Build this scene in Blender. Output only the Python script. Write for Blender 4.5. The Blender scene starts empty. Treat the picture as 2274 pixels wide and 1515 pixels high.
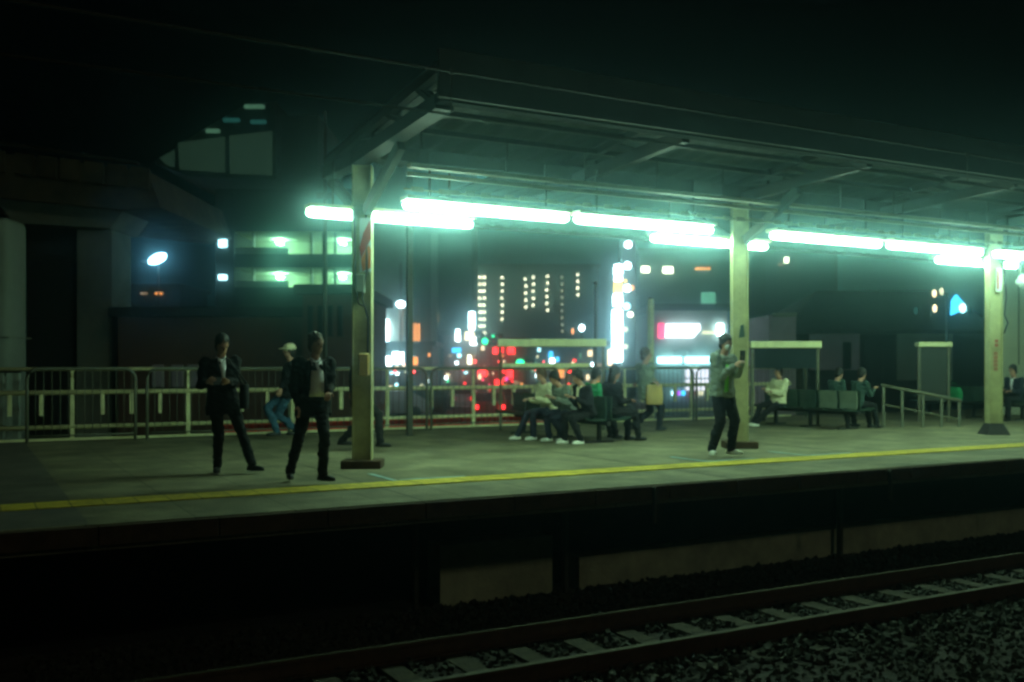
import bpy, math, random
from mathutils import Vector, Matrix
random.seed(7)
SC = bpy.context.scene
R = math.radians

# ---------------------------------------------------------------- camera, sky, exposure
F = 2211.0                      # focal length in photograph pixels (35 mm lens)
TH = math.atan2(4013, F)        # angle between the view and the line of the platform
S, C = math.sin(TH), math.cos(TH)
H = 1.35                        # seated eye height above the platform (z = 0)
ROT = -(math.pi / 2 - TH)       # rotation of things squared to the view

cam = bpy.data.cameras.new('camera')
cam.lens = 35.0; cam.sensor_width = 36.0
cam.shift_y = 52.5 / 2274
cam.clip_start = 0.05; cam.clip_end = 2000
cam.dof.use_dof = True
cam.dof.focus_distance = 11.5
cam.dof.aperture_fstop = 1.1
cam.dof.aperture_blades = 0
co = bpy.data.objects.new('camera', cam)
SC.collection.objects.link(co)
co.location = (0, 0, H)
co.rotation_euler = (R(90), 0, ROT)
SC.camera = co

w = bpy.data.worlds.new('World'); SC.world = w; w.use_nodes = True
nt = w.node_tree; nt.nodes.clear()
sky = nt.nodes.new('ShaderNodeTexSky'); sky.sky_type = 'NISHITA'; sky.sun_disc = False
sky.sun_elevation = R(-6); sky.sun_rotation = R(200)
bg = nt.nodes.new('ShaderNodeBackground'); bg.inputs['Strength'].default_value = 0.025
wo = nt.nodes.new('ShaderNodeOutputWorld')
mixs = nt.nodes.new('ShaderNodeMix'); mixs.data_type = 'RGBA'
mixs.inputs['Factor'].default_value = 0.93
mixs.inputs['B'].default_value = (0.009, 0.022, 0.024, 1)
nt.links.new(sky.outputs[0], mixs.inputs['A'])
nt.links.new(mixs.outputs['Result'], bg.inputs['Color']); nt.links.new(bg.outputs[0], wo.inputs['Surface'])

sun = bpy.data.lights.new('camera_side_fill', 'SUN'); sun.energy = 0.085; sun.angle = R(4); sun.color = (1.0, 0.93, 0.62)
so = bpy.data.objects.new('camera_side_fill', sun); SC.collection.objects.link(so)
so.rotation_euler = Vector((-0.25, 1.0, -0.66)).to_track_quat('-Z', 'Y').to_euler()   # dim fill added behind the camera to light the base wall

SC.view_settings.view_transform = 'Standard'
SC.view_settings.look = 'None'
SC.view_settings.exposure = 0
SC.view_settings.gamma = 1
SC.cycles.filter_width = 2.6

# ---------------------------------------------------------------- materials
def lk(t, a, b): t.links.new(a, b)
def mat(name, col, rough=0.7, var=0.25, scale=3.0, bump=0.0, bscale=40.0, metal=0.0, spec=0.5, col2=None, stretch=(1, 1, 1), stain=0):
    m = bpy.data.materials.new(name); m.use_nodes = True
    t = m.node_tree; p = t.nodes['Principled BSDF']
    p.inputs['Roughness'].default_value = rough
    p.inputs['Metallic'].default_value = metal
    p.inputs['Specular IOR Level'].default_value = spec
    tc = t.nodes.new('ShaderNodeTexCoord'); mp = t.nodes.new('ShaderNodeMapping')
    mp.inputs['Scale'].default_value = stretch
    lk(t, tc.outputs['Object'], mp.inputs['Vector'])
    n = t.nodes.new('ShaderNodeTexNoise'); n.inputs['Scale'].default_value = scale
    n.inputs['Detail'].default_value = 6; n.inputs['Roughness'].default_value = 0.65
    lk(t, mp.outputs[0], n.inputs['Vector'])
    cr = t.nodes.new('ShaderNodeValToRGB')
    a = col2 if col2 else tuple(c * (1 - var) for c in col)
    b = tuple(min(1, c * (1 + var)) for c in col)
    cr.color_ramp.elements[0].color = (*a, 1); cr.color_ramp.elements[0].position = 0.32
    cr.color_ramp.elements[1].color = (*b, 1); cr.color_ramp.elements[1].position = 0.68
    lk(t, n.outputs['Fac'], cr.inputs['Fac']); lk(t, cr.outputs['Color'], p.inputs['Base Color'])
    if stain:      # worn and dirty patches
        n3 = t.nodes.new('ShaderNodeTexNoise'); n3.inputs['Scale'].default_value = 0.75; n3.inputs['Detail'].default_value = 8; n3.inputs['Roughness'].default_value = 0.7
        c3 = t.nodes.new('ShaderNodeValToRGB'); c3.color_ramp.elements[0].position = 0.42; c3.color_ramp.elements[1].position = 0.55
        c3.color_ramp.elements[0].color = (stain, stain, stain * 0.95, 1)
        mx = t.nodes.new('ShaderNodeMix'); mx.data_type = 'RGBA'; mx.blend_type = 'MULTIPLY'; mx.inputs['Factor'].default_value = 1
        br_ = t.nodes.new('ShaderNodeTexBrick'); br_.offset = 0; br_.inputs['Scale'].default_value = 1.0; br_.inputs['Brick Width'].default_value = 0.3 if col[0] > 0.4 else 0.9; br_.inputs['Row Height'].default_value = 0.3 if col[0] > 0.4 else 0.9
        br_.inputs['Mortar Size'].default_value = 0.008; br_.inputs['Color1'].default_value = (1, 1, 1, 1); br_.inputs['Color2'].default_value = (0.86, 0.86, 0.86, 1); br_.inputs['Mortar'].default_value = (0.45, 0.45, 0.4, 1)
        m2 = t.nodes.new('ShaderNodeMix'); m2.data_type = 'RGBA'; m2.blend_type = 'MULTIPLY'; m2.inputs['Factor'].default_value = 1
        lk(t, mp.outputs[0], n3.inputs['Vector']); lk(t, n3.outputs['Fac'], c3.inputs['Fac'])
        lk(t, cr.outputs['Color'], mx.inputs['A']); lk(t, c3.outputs['Color'], mx.inputs['B'])
        lk(t, mp.outputs[0], br_.inputs['Vector']); lk(t, mx.outputs['Result'], m2.inputs['A']); lk(t, br_.outputs['Color'], m2.inputs['B'])
        lk(t, m2.outputs['Result'], p.inputs['Base Color'])
    if bump:
        n2 = t.nodes.new('ShaderNodeTexNoise'); n2.inputs['Scale'].default_value = bscale; n2.inputs['Detail'].default_value = 4
        bp = t.nodes.new('ShaderNodeBump'); bp.inputs['Strength'].default_value = bump; bp.inputs['Distance'].default_value = 0.02
        lk(t, mp.outputs[0], n2.inputs['Vector'])
        lk(t, n2.outputs['Fac'], bp.inputs['Height']); lk(t, bp.outputs['Normal'], p.inputs['Normal'])
    return m
def emit(name, col, k, sample=False):
    m = bpy.data.materials.new(name); m.use_nodes = True
    t = m.node_tree; t.nodes.clear()
    e = t.nodes.new('ShaderNodeEmission'); o = t.nodes.new('ShaderNodeOutputMaterial')
    e.inputs['Color'].default_value = (*col, 1); e.inputs['Strength'].default_value = k
    tc = t.nodes.new('ShaderNodeTexCoord'); n = t.nodes.new('ShaderNodeTexNoise'); n.inputs['Scale'].default_value = 1.3
    mr = t.nodes.new('ShaderNodeMapRange'); mr.inputs['To Min'].default_value = k * 0.75; mr.inputs['To Max'].default_value = k * 1.25
    if not sample:
        lk(t, tc.outputs['Object'], n.inputs['Vector']); lk(t, n.outputs['Fac'], mr.inputs['Value']); lk(t, mr.outputs[0], e.inputs['Strength'])
    lk(t, e.outputs[0], o.inputs['Surface'])
    m.cycles.emission_sampling = 'FRONT_BACK' if sample else 'NONE'
    return m
LAMPK = 50.0
LAMPC = (0.56, 1.0, 0.68)
M = dict(
    concrete=mat('platform_concrete', (0.27, 0.25, 0.15), 0.8, 0.38, 1.7, 0.8, 45, stain=0.68),
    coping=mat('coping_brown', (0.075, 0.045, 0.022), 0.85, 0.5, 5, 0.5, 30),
    yellow=mat('tactile_yellow', (0.88, 0.66, 0.06), 0.75, 0.2, 9, 0.8, 60, stain=0.7),
    bluepaint=mat('pale_blue_paint', (0.30, 0.48, 0.50), 0.7, 0.3, 5),
    wallband=mat('base_wall_concrete', (0.56, 0.62, 0.40), 0.9, 0.3, 2, 0.4, 25),
    recess=mat('recess_shade', (0.035, 0.022, 0.015), 0.9, 0.4, 3),  # overhang shadow put into the colour of the wall above the band
    ground=mat('earth', (0.035, 0.035, 0.03), 0.95, 0.4, 0.5, 0.5, 6),
    paving=mat('dimmed_platform_asphalt', (0.12, 0.11, 0.085), 0.85, 0.35, 2, 0.4, 60),
    asphalt=mat('asphalt', (0.05, 0.05, 0.05), 0.7, 0.3, 1, 0.3, 30),
    stone=mat('ballast_stone', (0.045, 0.048, 0.034), 0.9, 0.7, 9, 0.3, 40),
    bed=mat('ballast_bed', (0.06, 0.055, 0.045), 0.95, 0.6, 22, 1.0, 28),
    sleeper=mat('sleeper_concrete', (0.06, 0.052, 0.03), 0.9, 0.6, 9, 0.4, 30),
    railside=mat('rail_rust', (0.10, 0.055, 0.035), 0.8, 0.3, 10),
    railtop=mat('rail_head', (0.09, 0.08, 0.045), 0.8, 0.3, 10, metal=0.2),
    colpaint=mat('column_cream_paint', (0.54, 0.54, 0.29), 0.55, 0.12, 4, 0.1, 30, col2=(0.36, 0.34, 0.16)),
    steel=mat('painted_steel', (0.06, 0.06, 0.04), 0.6, 0.25, 3),
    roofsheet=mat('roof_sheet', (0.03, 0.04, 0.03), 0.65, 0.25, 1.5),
    steel2=mat('worn_rail_paint', (0.12, 0.12, 0.075), 0.6, 0.3, 5),
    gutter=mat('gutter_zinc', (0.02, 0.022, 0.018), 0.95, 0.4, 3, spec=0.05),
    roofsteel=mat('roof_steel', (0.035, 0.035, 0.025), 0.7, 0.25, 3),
    duct=mat('cable_duct', (0.42, 0.38, 0.22), 0.5, 0.15, 4),
    dark=mat('dark_metal', (0.03, 0.03, 0.03), 0.6, 0.3, 6),
    railing=mat('railing_green_grey', (0.16, 0.17, 0.12), 0.5, 0.2, 6),
    fencepale=mat('pale_fence_paint', (0.88, 0.84, 0.46), 0.5, 0.2, 5),
    tailglow_red=mat('red_lit_board', (0.80, 0.035, 0.02), 0.55, 0.3, 5),
    benchseat=mat('bench_dark_green', (0.03, 0.06, 0.045), 0.35, 0.2, 5),
    benchpale=mat('bench_pale', (0.22, 0.27, 0.20), 0.4, 0.15, 5),
    skin=mat('skin', (0.50, 0.27, 0.17), 0.55, 0.1, 12),
    hair=mat('hair_black', (0.012, 0.01, 0.009), 0.5, 0.3, 60, 0.5, 90, stretch=(1, 1, .3)),
    hairbrown=mat('hair_brown', (0.08, 0.04, 0.02), 0.5, 0.3, 60, 0.5, 90),
    suit=mat('suit_black', (0.006, 0.006, 0.008), 0.95, 0.3, 20, 0.2, 120),
    navy=mat('navy_cloth', (0.012, 0.016, 0.035), 0.85, 0.3, 15, 0.2, 120),
    jeans=mat('blue_jeans', (0.03, 0.09, 0.15), 0.9, 0.3, 12, 0.2, 120),
    shirt=mat('white_shirt', (0.85, 0.86, 0.88), 0.8, 0.08, 10, 0.2, 40),
    cream=mat('cream_cloth', (0.82, 0.78, 0.50), 0.85, 0.12, 8, 0.3, 30),
    greygreen=mat('grey_green_jacket', (0.22, 0.26, 0.21), 0.8, 0.25, 8, 0.3, 30),
    teal=mat('dark_teal_cloth', (0.03, 0.07, 0.06), 0.85, 0.25, 8, 0.3, 30),
    lime=mat('lime_cloth', (0.16, 0.60, 0.03), 0.7, 0.15, 8),
    green=mat('green_cloth', (0.01, 0.30, 0.10), 0.7, 0.2, 8),
    tan=mat('tan_bag', (0.55, 0.38, 0.13), 0.75, 0.12, 8, 0.2, 40),
    whiteshoe=mat('white_shoe', (0.85, 0.87, 0.75), 0.6, 0.1, 10),
    blackshoe=mat('black_shoe', (0.012, 0.012, 0.012), 0.35, 0.2, 10),
    mask=mat('white_mask', (0.62, 0.66, 0.66), 0.8, 0.06, 10),
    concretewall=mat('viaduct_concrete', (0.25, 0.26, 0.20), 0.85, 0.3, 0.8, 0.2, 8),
    deck=mat('viaduct_deck', (0.16, 0.13, 0.07), 0.9, 0.5, 1.2, 0.3, 6),  # uneven yellow-brown, shared by deck and parapet panels
    palewall=mat('pale_panel_wall', (0.55, 0.58, 0.42), 0.8, 0.15, 0.6),
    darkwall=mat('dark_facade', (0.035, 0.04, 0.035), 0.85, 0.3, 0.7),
    brownwall=mat('brown_facade', (0.16, 0.085, 0.06), 0.85, 0.3, 0.6),
    greywall=mat('grey_facade', (0.34, 0.40, 0.33), 0.8, 0.2, 0.6),
    purplewall=mat('mauve_facade', (0.50, 0.42, 0.50), 0.8, 0.25, 0.5),
    tile=mat('dark_roof_tile', (0.03, 0.035, 0.025), 0.8, 0.3, 1.0, 0.5, 6),
    glass=mat('dark_glass', (0.02, 0.03, 0.035), 0.15, 0.2, 1.0),
    frost=mat('frosted_panel', (0.28, 0.36, 0.30), 0.5, 0.15, 0.8),
    carwhite=mat('car_white', (0.55, 0.56, 0.55), 0.3, 0.05, 3),
    cardark=mat('car_dark', (0.03, 0.035, 0.05), 0.25, 0.1, 3),
    carred=mat('car_red', (0.30, 0.02, 0.02), 0.3, 0.1, 3),
    rubber=mat('rubber', (0.015, 0.015, 0.015), 0.9, 0.2, 8),
    orangepaint=mat('orange_paint', (0.75, 0.20, 0.04), 0.6, 0.2, 8),
    redink=mat('red_lettering', (0.45, 0.04, 0.03), 0.6, 0.15, 8),
    lamp=emit('fluorescent_tube', LAMPC, LAMPK, True),
)
M['e_white'] = emit('lit_white', (0.75, 0.95, 1.0), 14.0)
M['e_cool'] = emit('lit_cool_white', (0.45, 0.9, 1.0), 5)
M['e_bluewhite'] = emit('lit_blue_white', (0.35, 0.75, 1.0), 14)
M['e_shop'] = emit('lit_shop_sign', (0.85, 0.9, 1.0), 4.5)
M['e_green'] = emit('lit_green_white', (0.25, 0.9, 0.55), 0.7)
M['e_greenb'] = emit('lit_bright_green', (0.02, 0.9, 0.35), 4)
M['e_red'] = emit('lit_red', (1.0, 0.025, 0.03), 6)
M['e_pink'] = emit('lit_pink_red', (1.0, 0.05, 0.18), 2.5)
M['e_orange'] = emit('lit_orange', (1.0, 0.35, 0.08), 2.4000000000000004)
M['e_warm'] = emit('lit_warm', (1.0, 0.75, 0.45), 3)
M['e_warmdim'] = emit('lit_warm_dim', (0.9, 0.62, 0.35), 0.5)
M['e_win'] = emit('lit_window_cream', (0.95, 0.9, 0.6), 8.8)
M['e_windim'] = emit('lit_window_dim', (0.8, 0.8, 0.5), 1.6500000000000001)
M['e_yellow'] = emit('lit_yellow', (1.0, 0.62, 0.08), 2.5)
M['e_blue'] = emit('lit_blue', (0.05, 0.55, 1.0), 3)
M['e_violet'] = emit('lit_violet', (0.6, 0.1, 1.0), 1.5)
M['e_pale'] = emit('lit_shopfront', (0.72, 0.72, 0.80), 2.0)
M['e_teal'] = emit('lit_teal_dim', (0.05, 0.30, 0.25), 0.25)
M['e_hall'] = emit('lit_hall_lamp', (0.3, 0.75, 0.45), 0.22)
M['e_bay'] = emit('lit_bay_lamp', (0.4, 1.0, 0.62), 130, True)
M['e_station'] = emit('lit_station_panel', (0.045, 0.10, 0.06), 0.32)

# ---------------------------------------------------------------- mesh helpers
class MB:
    def __init__(s): s.v = []; s.f = []; s.sm = []
    def add(s, vs, fs, smooth=False):
        n = len(s.v); s.v += [tuple(v) for v in vs]; s.f += [tuple(i + n for i in f) for f in fs]; s.sm += [smooth] * len(fs); return s
    def box(s, x0, x1, y0, y1, z0, z1):
        v = [(x0, y0, z0), (x1, y0, z0), (x1, y1, z0), (x0, y1, z0), (x0, y0, z1), (x1, y0, z1), (x1, y1, z1), (x0, y1, z1)]
        return s.add(v, [(0, 3, 2, 1), (4, 5, 6, 7), (0, 1, 5, 4), (1, 2, 6, 5), (2, 3, 7, 6), (3, 0, 4, 7)])
    def bbox(s, x0, x1, y0, y1, z0, z1, b):      # box with chamfered upright and top edges
        pts = [(x0 + b, y0), (x1 - b, y0), (x1, y0 + b), (x1, y1 - b), (x1 - b, y1), (x0 + b, y1), (x0, y1 - b), (x0, y0 + b)]
        cx, cy = (x0 + x1) / 2, (y0 + y1) / 2
        def ring(z, k): return [(cx + (x - cx) * (1 - k / max(1e-6, (x1 - x0) / 2)), cy + (y - cy) * (1 - k / max(1e-6, (y1 - y0) / 2)), z) for x, y in pts]
        rs = [ring(z0, b), ring(z0 + b, 0), ring(z1 - b, 0), ring(z1, b)]
        return s.rings(rs, False)
    def rings(s, rs, smooth=True):
        n = len(rs[0]); v = [p for r in rs for p in r]; f = []
        for k in range(len(rs) - 1):
            for i in range(n):
                j = (i + 1) % n; f.append((k * n + i, k * n + j, (k + 1) * n + j, (k + 1) * n + i))
        f.append(tuple(reversed(range(n)))); f.append(tuple((len(rs) - 1) * n + i for i in range(n)))
        return s.add(v, f, smooth)
    def tube(s, pts, r, n=8, r1=None):
        pts = [Vector(p) for p in pts]; rs = []
        for i, p in enumerate(pts):
            if i == 0: d = pts[1] - p
            elif i == len(pts) - 1: d = p - pts[-2]
            else: d = (pts[i + 1] - p).normalized() + (p - pts[i - 1]).normalized()
            d.normalize()
            a = Vector((0, 0, 1)) if abs(d.z) < 0.9 else Vector((1, 0, 0))
            u = d.cross(a).normalized(); q = d.cross(u)
            rr = r if r1 is None else r + (r1 - r) * i / (len(pts) - 1)
            rs.append([p + u * rr * math.cos(2 * math.pi * k / n) + q * rr * math.sin(2 * math.pi * k / n) for k in range(n)])
        return s.rings(rs, True)
    def beam(s, p, q, w, h):                       # rectangular bar between two points
        p, q = Vector(p), Vector(q); d = (q - p).normalized()
        a = Vector((0, 0, 1)) if abs(d.z) < 0.95 else Vector((0, 1, 0))
        u = d.cross(a).normalized() * w / 2; t = u.cross(d).normalized() * h / 2
        rs = [[c - u - t, c + u - t, c + u + t, c - u + t] for c in (p, q)]
        return s.rings(rs, False)
    def ell(s, c, rx, ry, rz, mtx=None, n=12, m=8):
        c = Vector(c); v = []; f = []
        for i in range(1, m):
            t = math.pi * i / m
            for k in range(n):
                a = 2 * math.pi * k / n
                p = Vector((rx * math.sin(t) * math.cos(a), ry * math.sin(t) * math.sin(a), rz * math.cos(t)))
                if mtx: p = mtx @ p
                v.append(c + p)
        top = len(v); a = Vector((0, 0, rz)); b = Vector((0, 0, -rz))
        v += [c + (mtx @ a if mtx else a), c + (mtx @ b if mtx else b)]
        for i in range(m - 2):
            for k in range(n):
                j = (k + 1) % n; f.append((i * n + k, (i + 1) * n + k, (i + 1) * n + j, i * n + j))
        for k in range(n):
            j = (k + 1) % n; f.append((top, k, j)); f.append((top + 1, (m - 2) * n + j, (m - 2) * n + k))
        return s.add(v, f, True)
    def caps(s, p, q, r0, r1, n=10):               # tapered limb with round ends
        p, q = Vector(p), Vector(q); d = q - p; L = d.length
        if L < 1e-5: return s.ell(p, r0, r0, r0)
        d.normalize(); a = Vector((0, 0, 1)) if abs(d.z) < 0.9 else Vector((1, 0, 0))
        u = d.cross(a).normalized(); w_ = d.cross(u); rs = []
        def ring(c, r): return [c + u * r * math.cos(2 * math.pi * k / n) + w_ * r * math.sin(2 * math.pi * k / n) for k in range(n)]
        for t in (-85, -55, -25): rs.append(ring(p + d * r0 * math.sin(R(t)), r0 * math.cos(R(t))))
        rs.append(ring(p, r0)); rs.append(ring(q, r1))
        for t in (25, 55, 85): rs.append(ring(q + d * r1 * math.sin(R(t)), r1 * math.cos(R(t))))
        return s.rings(rs, True)
    def prism(s, poly, y0, y1):                    # outline in x,z given a thickness in y
        n = len(poly); v = [(x, y0, z) for x, z in poly] + [(x, y1, z) for x, z in poly]
        f = [tuple(range(n)), tuple(reversed(range(n, 2 * n)))] + [(i, i + n, (i + 1) % n + n, (i + 1) % n) for i in range(n)]
        return s.add(v, f)
    def build(s, name, m, parent=None, voxel=None, loc=None, bevel=0):
        me = bpy.data.meshes.new(name); me.from_pydata(s.v, [], s.f); me.update()
        me.polygons.foreach_set('use_smooth', s.sm)
        o = bpy.data.objects.new(name, me); SC.collection.objects.link(o)
        me.materials.append(M[m] if isinstance(m, str) else m)
        if voxel:
            md = o.modifiers.new('remesh', 'REMESH'); md.mode = 'VOXEL'; md.voxel_size = voxel; md.use_smooth_shade = True
            sm_ = o.modifiers.new('smooth', 'SMOOTH'); sm_.factor = 0.5; sm_.iterations = 2 if voxel < 0.01 else 4
            dg = bpy.context.evaluated_depsgraph_get(); dg.update()
            nm = bpy.data.meshes.new_from_object(o.evaluated_get(dg)); nm.name = name
            o.modifiers.clear(); o.data = nm
            nm.materials.clear(); nm.materials.append(M[m] if isinstance(m, str) else m)
        else:
            import bmesh
            b = bmesh.new(); b.from_mesh(me); bmesh.ops.recalc_face_normals(b, faces=b.faces); b.to_mesh(me); b.free()
        if bevel:
            md = o.modifiers.new('bevel', 'BEVEL'); md.width = bevel; md.segments = 2; md.limit_method = 'ANGLE'
        if parent: o.parent = parent
        if loc is not None: o.location = loc
        return o

def tag(o, label, cat, group=None, kind=None):
    if label: o['label'] = label
    if cat: o['category'] = cat
    if group: o['group'] = group
    if kind: o['kind'] = kind
    return o
def thing(name, label, cat, loc=(0, 0, 0), rz=0, group=None):
    o = bpy.data.objects.new(name, None); SC.collection.objects.link(o)
    o.empty_display_size = 0.2; o.location = loc; o.rotation_euler = (0, 0, rz)
    return tag(o, label, cat, group)
def structure(o): o['kind'] = 'structure'; return o
def copy_tree(o, parent=None):
    c = o.copy(); SC.collection.objects.link(c); c.parent = parent
    for ch in list(o.children): copy_tree(ch, c)
    return c
def at(px, d, z=0.0):                # a place on the ground seen in this direction, d metres ahead
    r = (px - 1137) / F * d
    return Vector((C * d + S * r, S * d - C * r, z))
def zof(py, d): return H + (810 - py) / F * d

# ---------------------------------------------------------------- setting: ground, platform, track
structure(MB().box(-250, 420, -120, 420, -3.0, -1.42).build('ground', 'ground'))
rd = MB().box(-150, 150, 34, 70, -1.418, -1.405).build('road', 'asphalt', loc=(0, 0, 0)); structure(rd)
rd.rotation_euler = (0, 0, ROT)
PX0, PX1 = -12, 70
structure(MB().box(PX0, PX1, 9.06, 19.75, -0.22, 0.0).build('platform', 'concrete'))
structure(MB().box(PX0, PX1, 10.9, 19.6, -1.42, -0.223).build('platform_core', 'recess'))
cop = MB()
x = PX0
while x < PX1:
    cop.box(x, x + 0.985, 9.0, 9.056, -0.17, -0.012); x += 1.0
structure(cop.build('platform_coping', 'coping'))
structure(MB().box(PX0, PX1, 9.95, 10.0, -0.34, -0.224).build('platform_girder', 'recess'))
structure(MB().box(6.6, PX1, 10.27, 10.6, -1.42, -1.01).build('base_wall', 'wallband'))
pw = MB(); pw.box(4.72, 6.2, 10.25, 10.6, -1.42, -0.70)
structure(pw.build('base_wall_panel', 'wallband'))
pl = MB()
for xx in (4.35, 6.3, 10.9, 15.4, 19.5, 24):
    pl.box(xx, xx + 0.05, 10.12, 10.2, -1.42, -0.345)
structure(pl.build('platform_stilts', 'steel'))
br = MB()
for xx in (6.75, 10.55, 14.4, 18.3): br.box(xx, xx + 0.03, 8.95, 8.998, -0.42, -0.02)
structure(br.build('edge_brackets', 'steel'))
structure(MB().box(PX0, PX1, 10.25, 10.70, 0.0035, 0.012).build('yellow_line', 'yellow'))
mk = MB()
for xx in (4.35, 9.0, 10.9, 17.4):
    mk.box(xx, xx + 0.07, 10.74, 11.6, 0.0035, 0.008)
    mk.box(xx + 0.10, xx + 0.95, 10.76, 10.84, 0.0035, 0.0078)
structure(mk.build('queue_marks', 'bluepaint'))
jn = MB()
for xx in (0.6, 4.0, 8.0, 12.0, 16.0, 20.0, 24.0): jn.box(xx, xx + 0.008, 9.1, 19.6, 0.0005, 0.0025)
structure(jn.build('floor_joints', 'dark'))
structure(MB().box(PX0, 0.93, 9.12, 19.3, 0.0005, 0.0032).build('dimmed_asphalt_paving', 'paving'))  # left end given a darker sheet to stand in for the lamp falloff

# ballast bed with loose stones
bed = MB(); nx, ny = 150, 44
def bz(y):
    return -1.30 - min(0.09, max(0, y - 8.8) * 0.15) if y > 6.2 else -1.30 - min(0.06, (6.2 - y) * 0.02)
vs = []; fs = []
for j in range(ny):
    for i in range(nx):
        X = -4 + 44 * i / (nx - 1); Y = 0.5 + 9.9 * j / (ny - 1)
        vs.append((X, Y, bz(Y) + random.uniform(-0.02, 0.02)))
for j in range(ny - 1):
    for i in range(nx - 1):
        a = j * nx + i; fs.append((a, a + 1, a + nx + 1, a + nx))
bed.add(vs, fs, False); structure(bed.build('trackbed', 'bed'))
st = MB()
cube = [(-1, -1, -1), (1, -1, -1), (1, 1, -1), (-1, 1, -1), (-1, -1, 1), (1, -1, 1), (1, 1, 1), (-1, 1, 1)]
cf = [(0, 3, 2, 1), (4, 5, 6, 7), (0, 1, 5, 4), (1, 2, 6, 5), (2, 3, 7, 6), (3, 0, 4, 7)]
for k in range(34000):
    X = 0.5 + 17 * random.random() ** 1.15; Y = random.uniform(2.2, 10.2)
    kk = (X - 0.2) / 0.61; kk = abs(kk - round(kk)) * 0.61
    if abs(Y - 7.64) < 0.56 and kk < 0.125 + 0.02 * random.random(): continue
    r = random.choice((0.012, 0.016, 0.021, 0.028)) * random.uniform(0.8, 1.2) * (0.8 if Y < 6.3 else 1)
    e = Matrix.Rotation(random.uniform(0, 6.28), 3, Vector((random.gauss(0, 1), random.gauss(0, 1), random.gauss(0, 1))).normalized())
    c = Vector((X, Y, bz(Y) + random.uniform(0.0, 0.035) + (0.028 if 0.6 < abs(Y - 7.64) < 1.1 else 0)))
    st.add([c + e @ (Vector(p) * r * random.uniform(0.65, 1.1)) for p in cube], cf)
tag(st.build('ballast', 'stone'), 'grey crushed stone ballast spread around and beside the railway track', 'ballast', kind='stuff')

tr = thing('railway_track', 'pair of worn steel rails on concrete sleepers running beside the platform edge', 'railway track', (0, 7.64, -1.3))
for yy in (0.545, -0.545):
    r_ = MB(); r_.box(PX0, PX1, yy - 0.06, yy + 0.06, 0.035, 0.05); r_.box(PX0, PX1, yy - 0.009, yy + 0.009, 0.051, 0.155)
    r_.box(PX0, PX1, yy - 0.033, yy + 0.033, 0.156, 0.186)
    ro = r_.build('rail', 'railside', tr)
    MB().box(PX0, PX1, yy - 0.03, yy + 0.03, 0.1865, 0.193).build('rail_head', 'railtop', ro)
s0 = None
for k in range(64):
    X = 0.2 + k * 0.61
    if s0 is None:
        b = MB(); v = []
        for (x, zt) in ((-1.0, 0.034), (-0.35, 0.030), (0.35, 0.030), (1.0, 0.034)):
            v.append([(-0.13, x, -0.12), (0.13, x, -0.12), (0.10, x, zt), (-0.10, x, zt)])
        b.rings(v, False); s0 = b.build('sleeper', 'sleeper', tr); s0.location = (X, 0, 0)
    else:
        c = copy_tree(s0, tr); c.location = (X, random.uniform(-.01, .01), 0)
bc = thing('track_marker', 'small pale ridged marker box lying between ballast and nearer rail', 'marker', (1.85, 5.05, -1.27))
b = MB(); b.bbox(-0.11, 0.11, -0.05, 0.05, 0, 0.05, 0.012); b.build('marker_body', 'sleeper', bc)
for k in range(4): MB().box(-0.09 + k * 0.05, -0.065 + k * 0.05, -0.04, 0.04, 0.0502, 0.058).build('ridge', 'fencepale', bc)

# ---------------------------------------------------------------- canopy: columns, roof, lamps
COLX = (4.58, 11.02, 17.44, 23.9, 30.3)
def column(X, base, label, extras=0):
    t = thing('platform_column', label, 'column', (X, 12.36, 0), 0, 'cream steel columns carrying the canopy')
    z1 = 3.95
    b = MB(); b.box(-0.125, -0.108, -0.11, 0.11, 0.1, z1); b.box(0.108, 0.125, -0.11, 0.11, 0.1, z1); b.box(-0.1075, 0.1075, -0.075, -0.06, 0.1, z1)
    o = b.build('shaft', 'colpaint', t); o.rotation_euler = (0, 0, ROT)
    a = MB()
    a.beam((0, -0.14, 3.35), (0, -1.3, 3.98), 0.09, 0.14); a.beam((0, 0.14, 3.35), (0, 1.3, 3.98), 0.09, 0.14)
    a.build('bracket', 'steel', t)
    if base == 'slab':
        b = MB().bbox(-0.26, 0.26, -0.2, 0.2, 0.001, 0.11, 0.01).build('foot', 'coping', t); b.rotation_euler = (0, 0, ROT)
    else:
        b = MB(); b.rings([[(-s, -s, z), (s, -s, z), (s, s, z), (-s, s, z)] for s, z in ((0.22, 0.001), (0.20, 0.05), (0.135, 0.2), (0.13, 0.22))], False)
        b = b.build('foot', 'dark', t); b.rotation_euler = (0, 0, ROT)
    return t
c1 = column(COLX[0], 'slab', 'left cream steel column on a flat brown foot with a red and orange sign', 1)
c2 = column(COLX[1], 'slab', 'middle cream steel column just behind the masked person holding a phone')
c3 = column(COLX[2], 'shoe', 'right cream column with red lettering and a dark flared foot')
c4 = column(COLX[3], 'shoe', 'farthest cream column, mostly outside the right edge')
bpy.data.objects.remove(bpy.data.objects[c4.name]) if False else None
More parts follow.
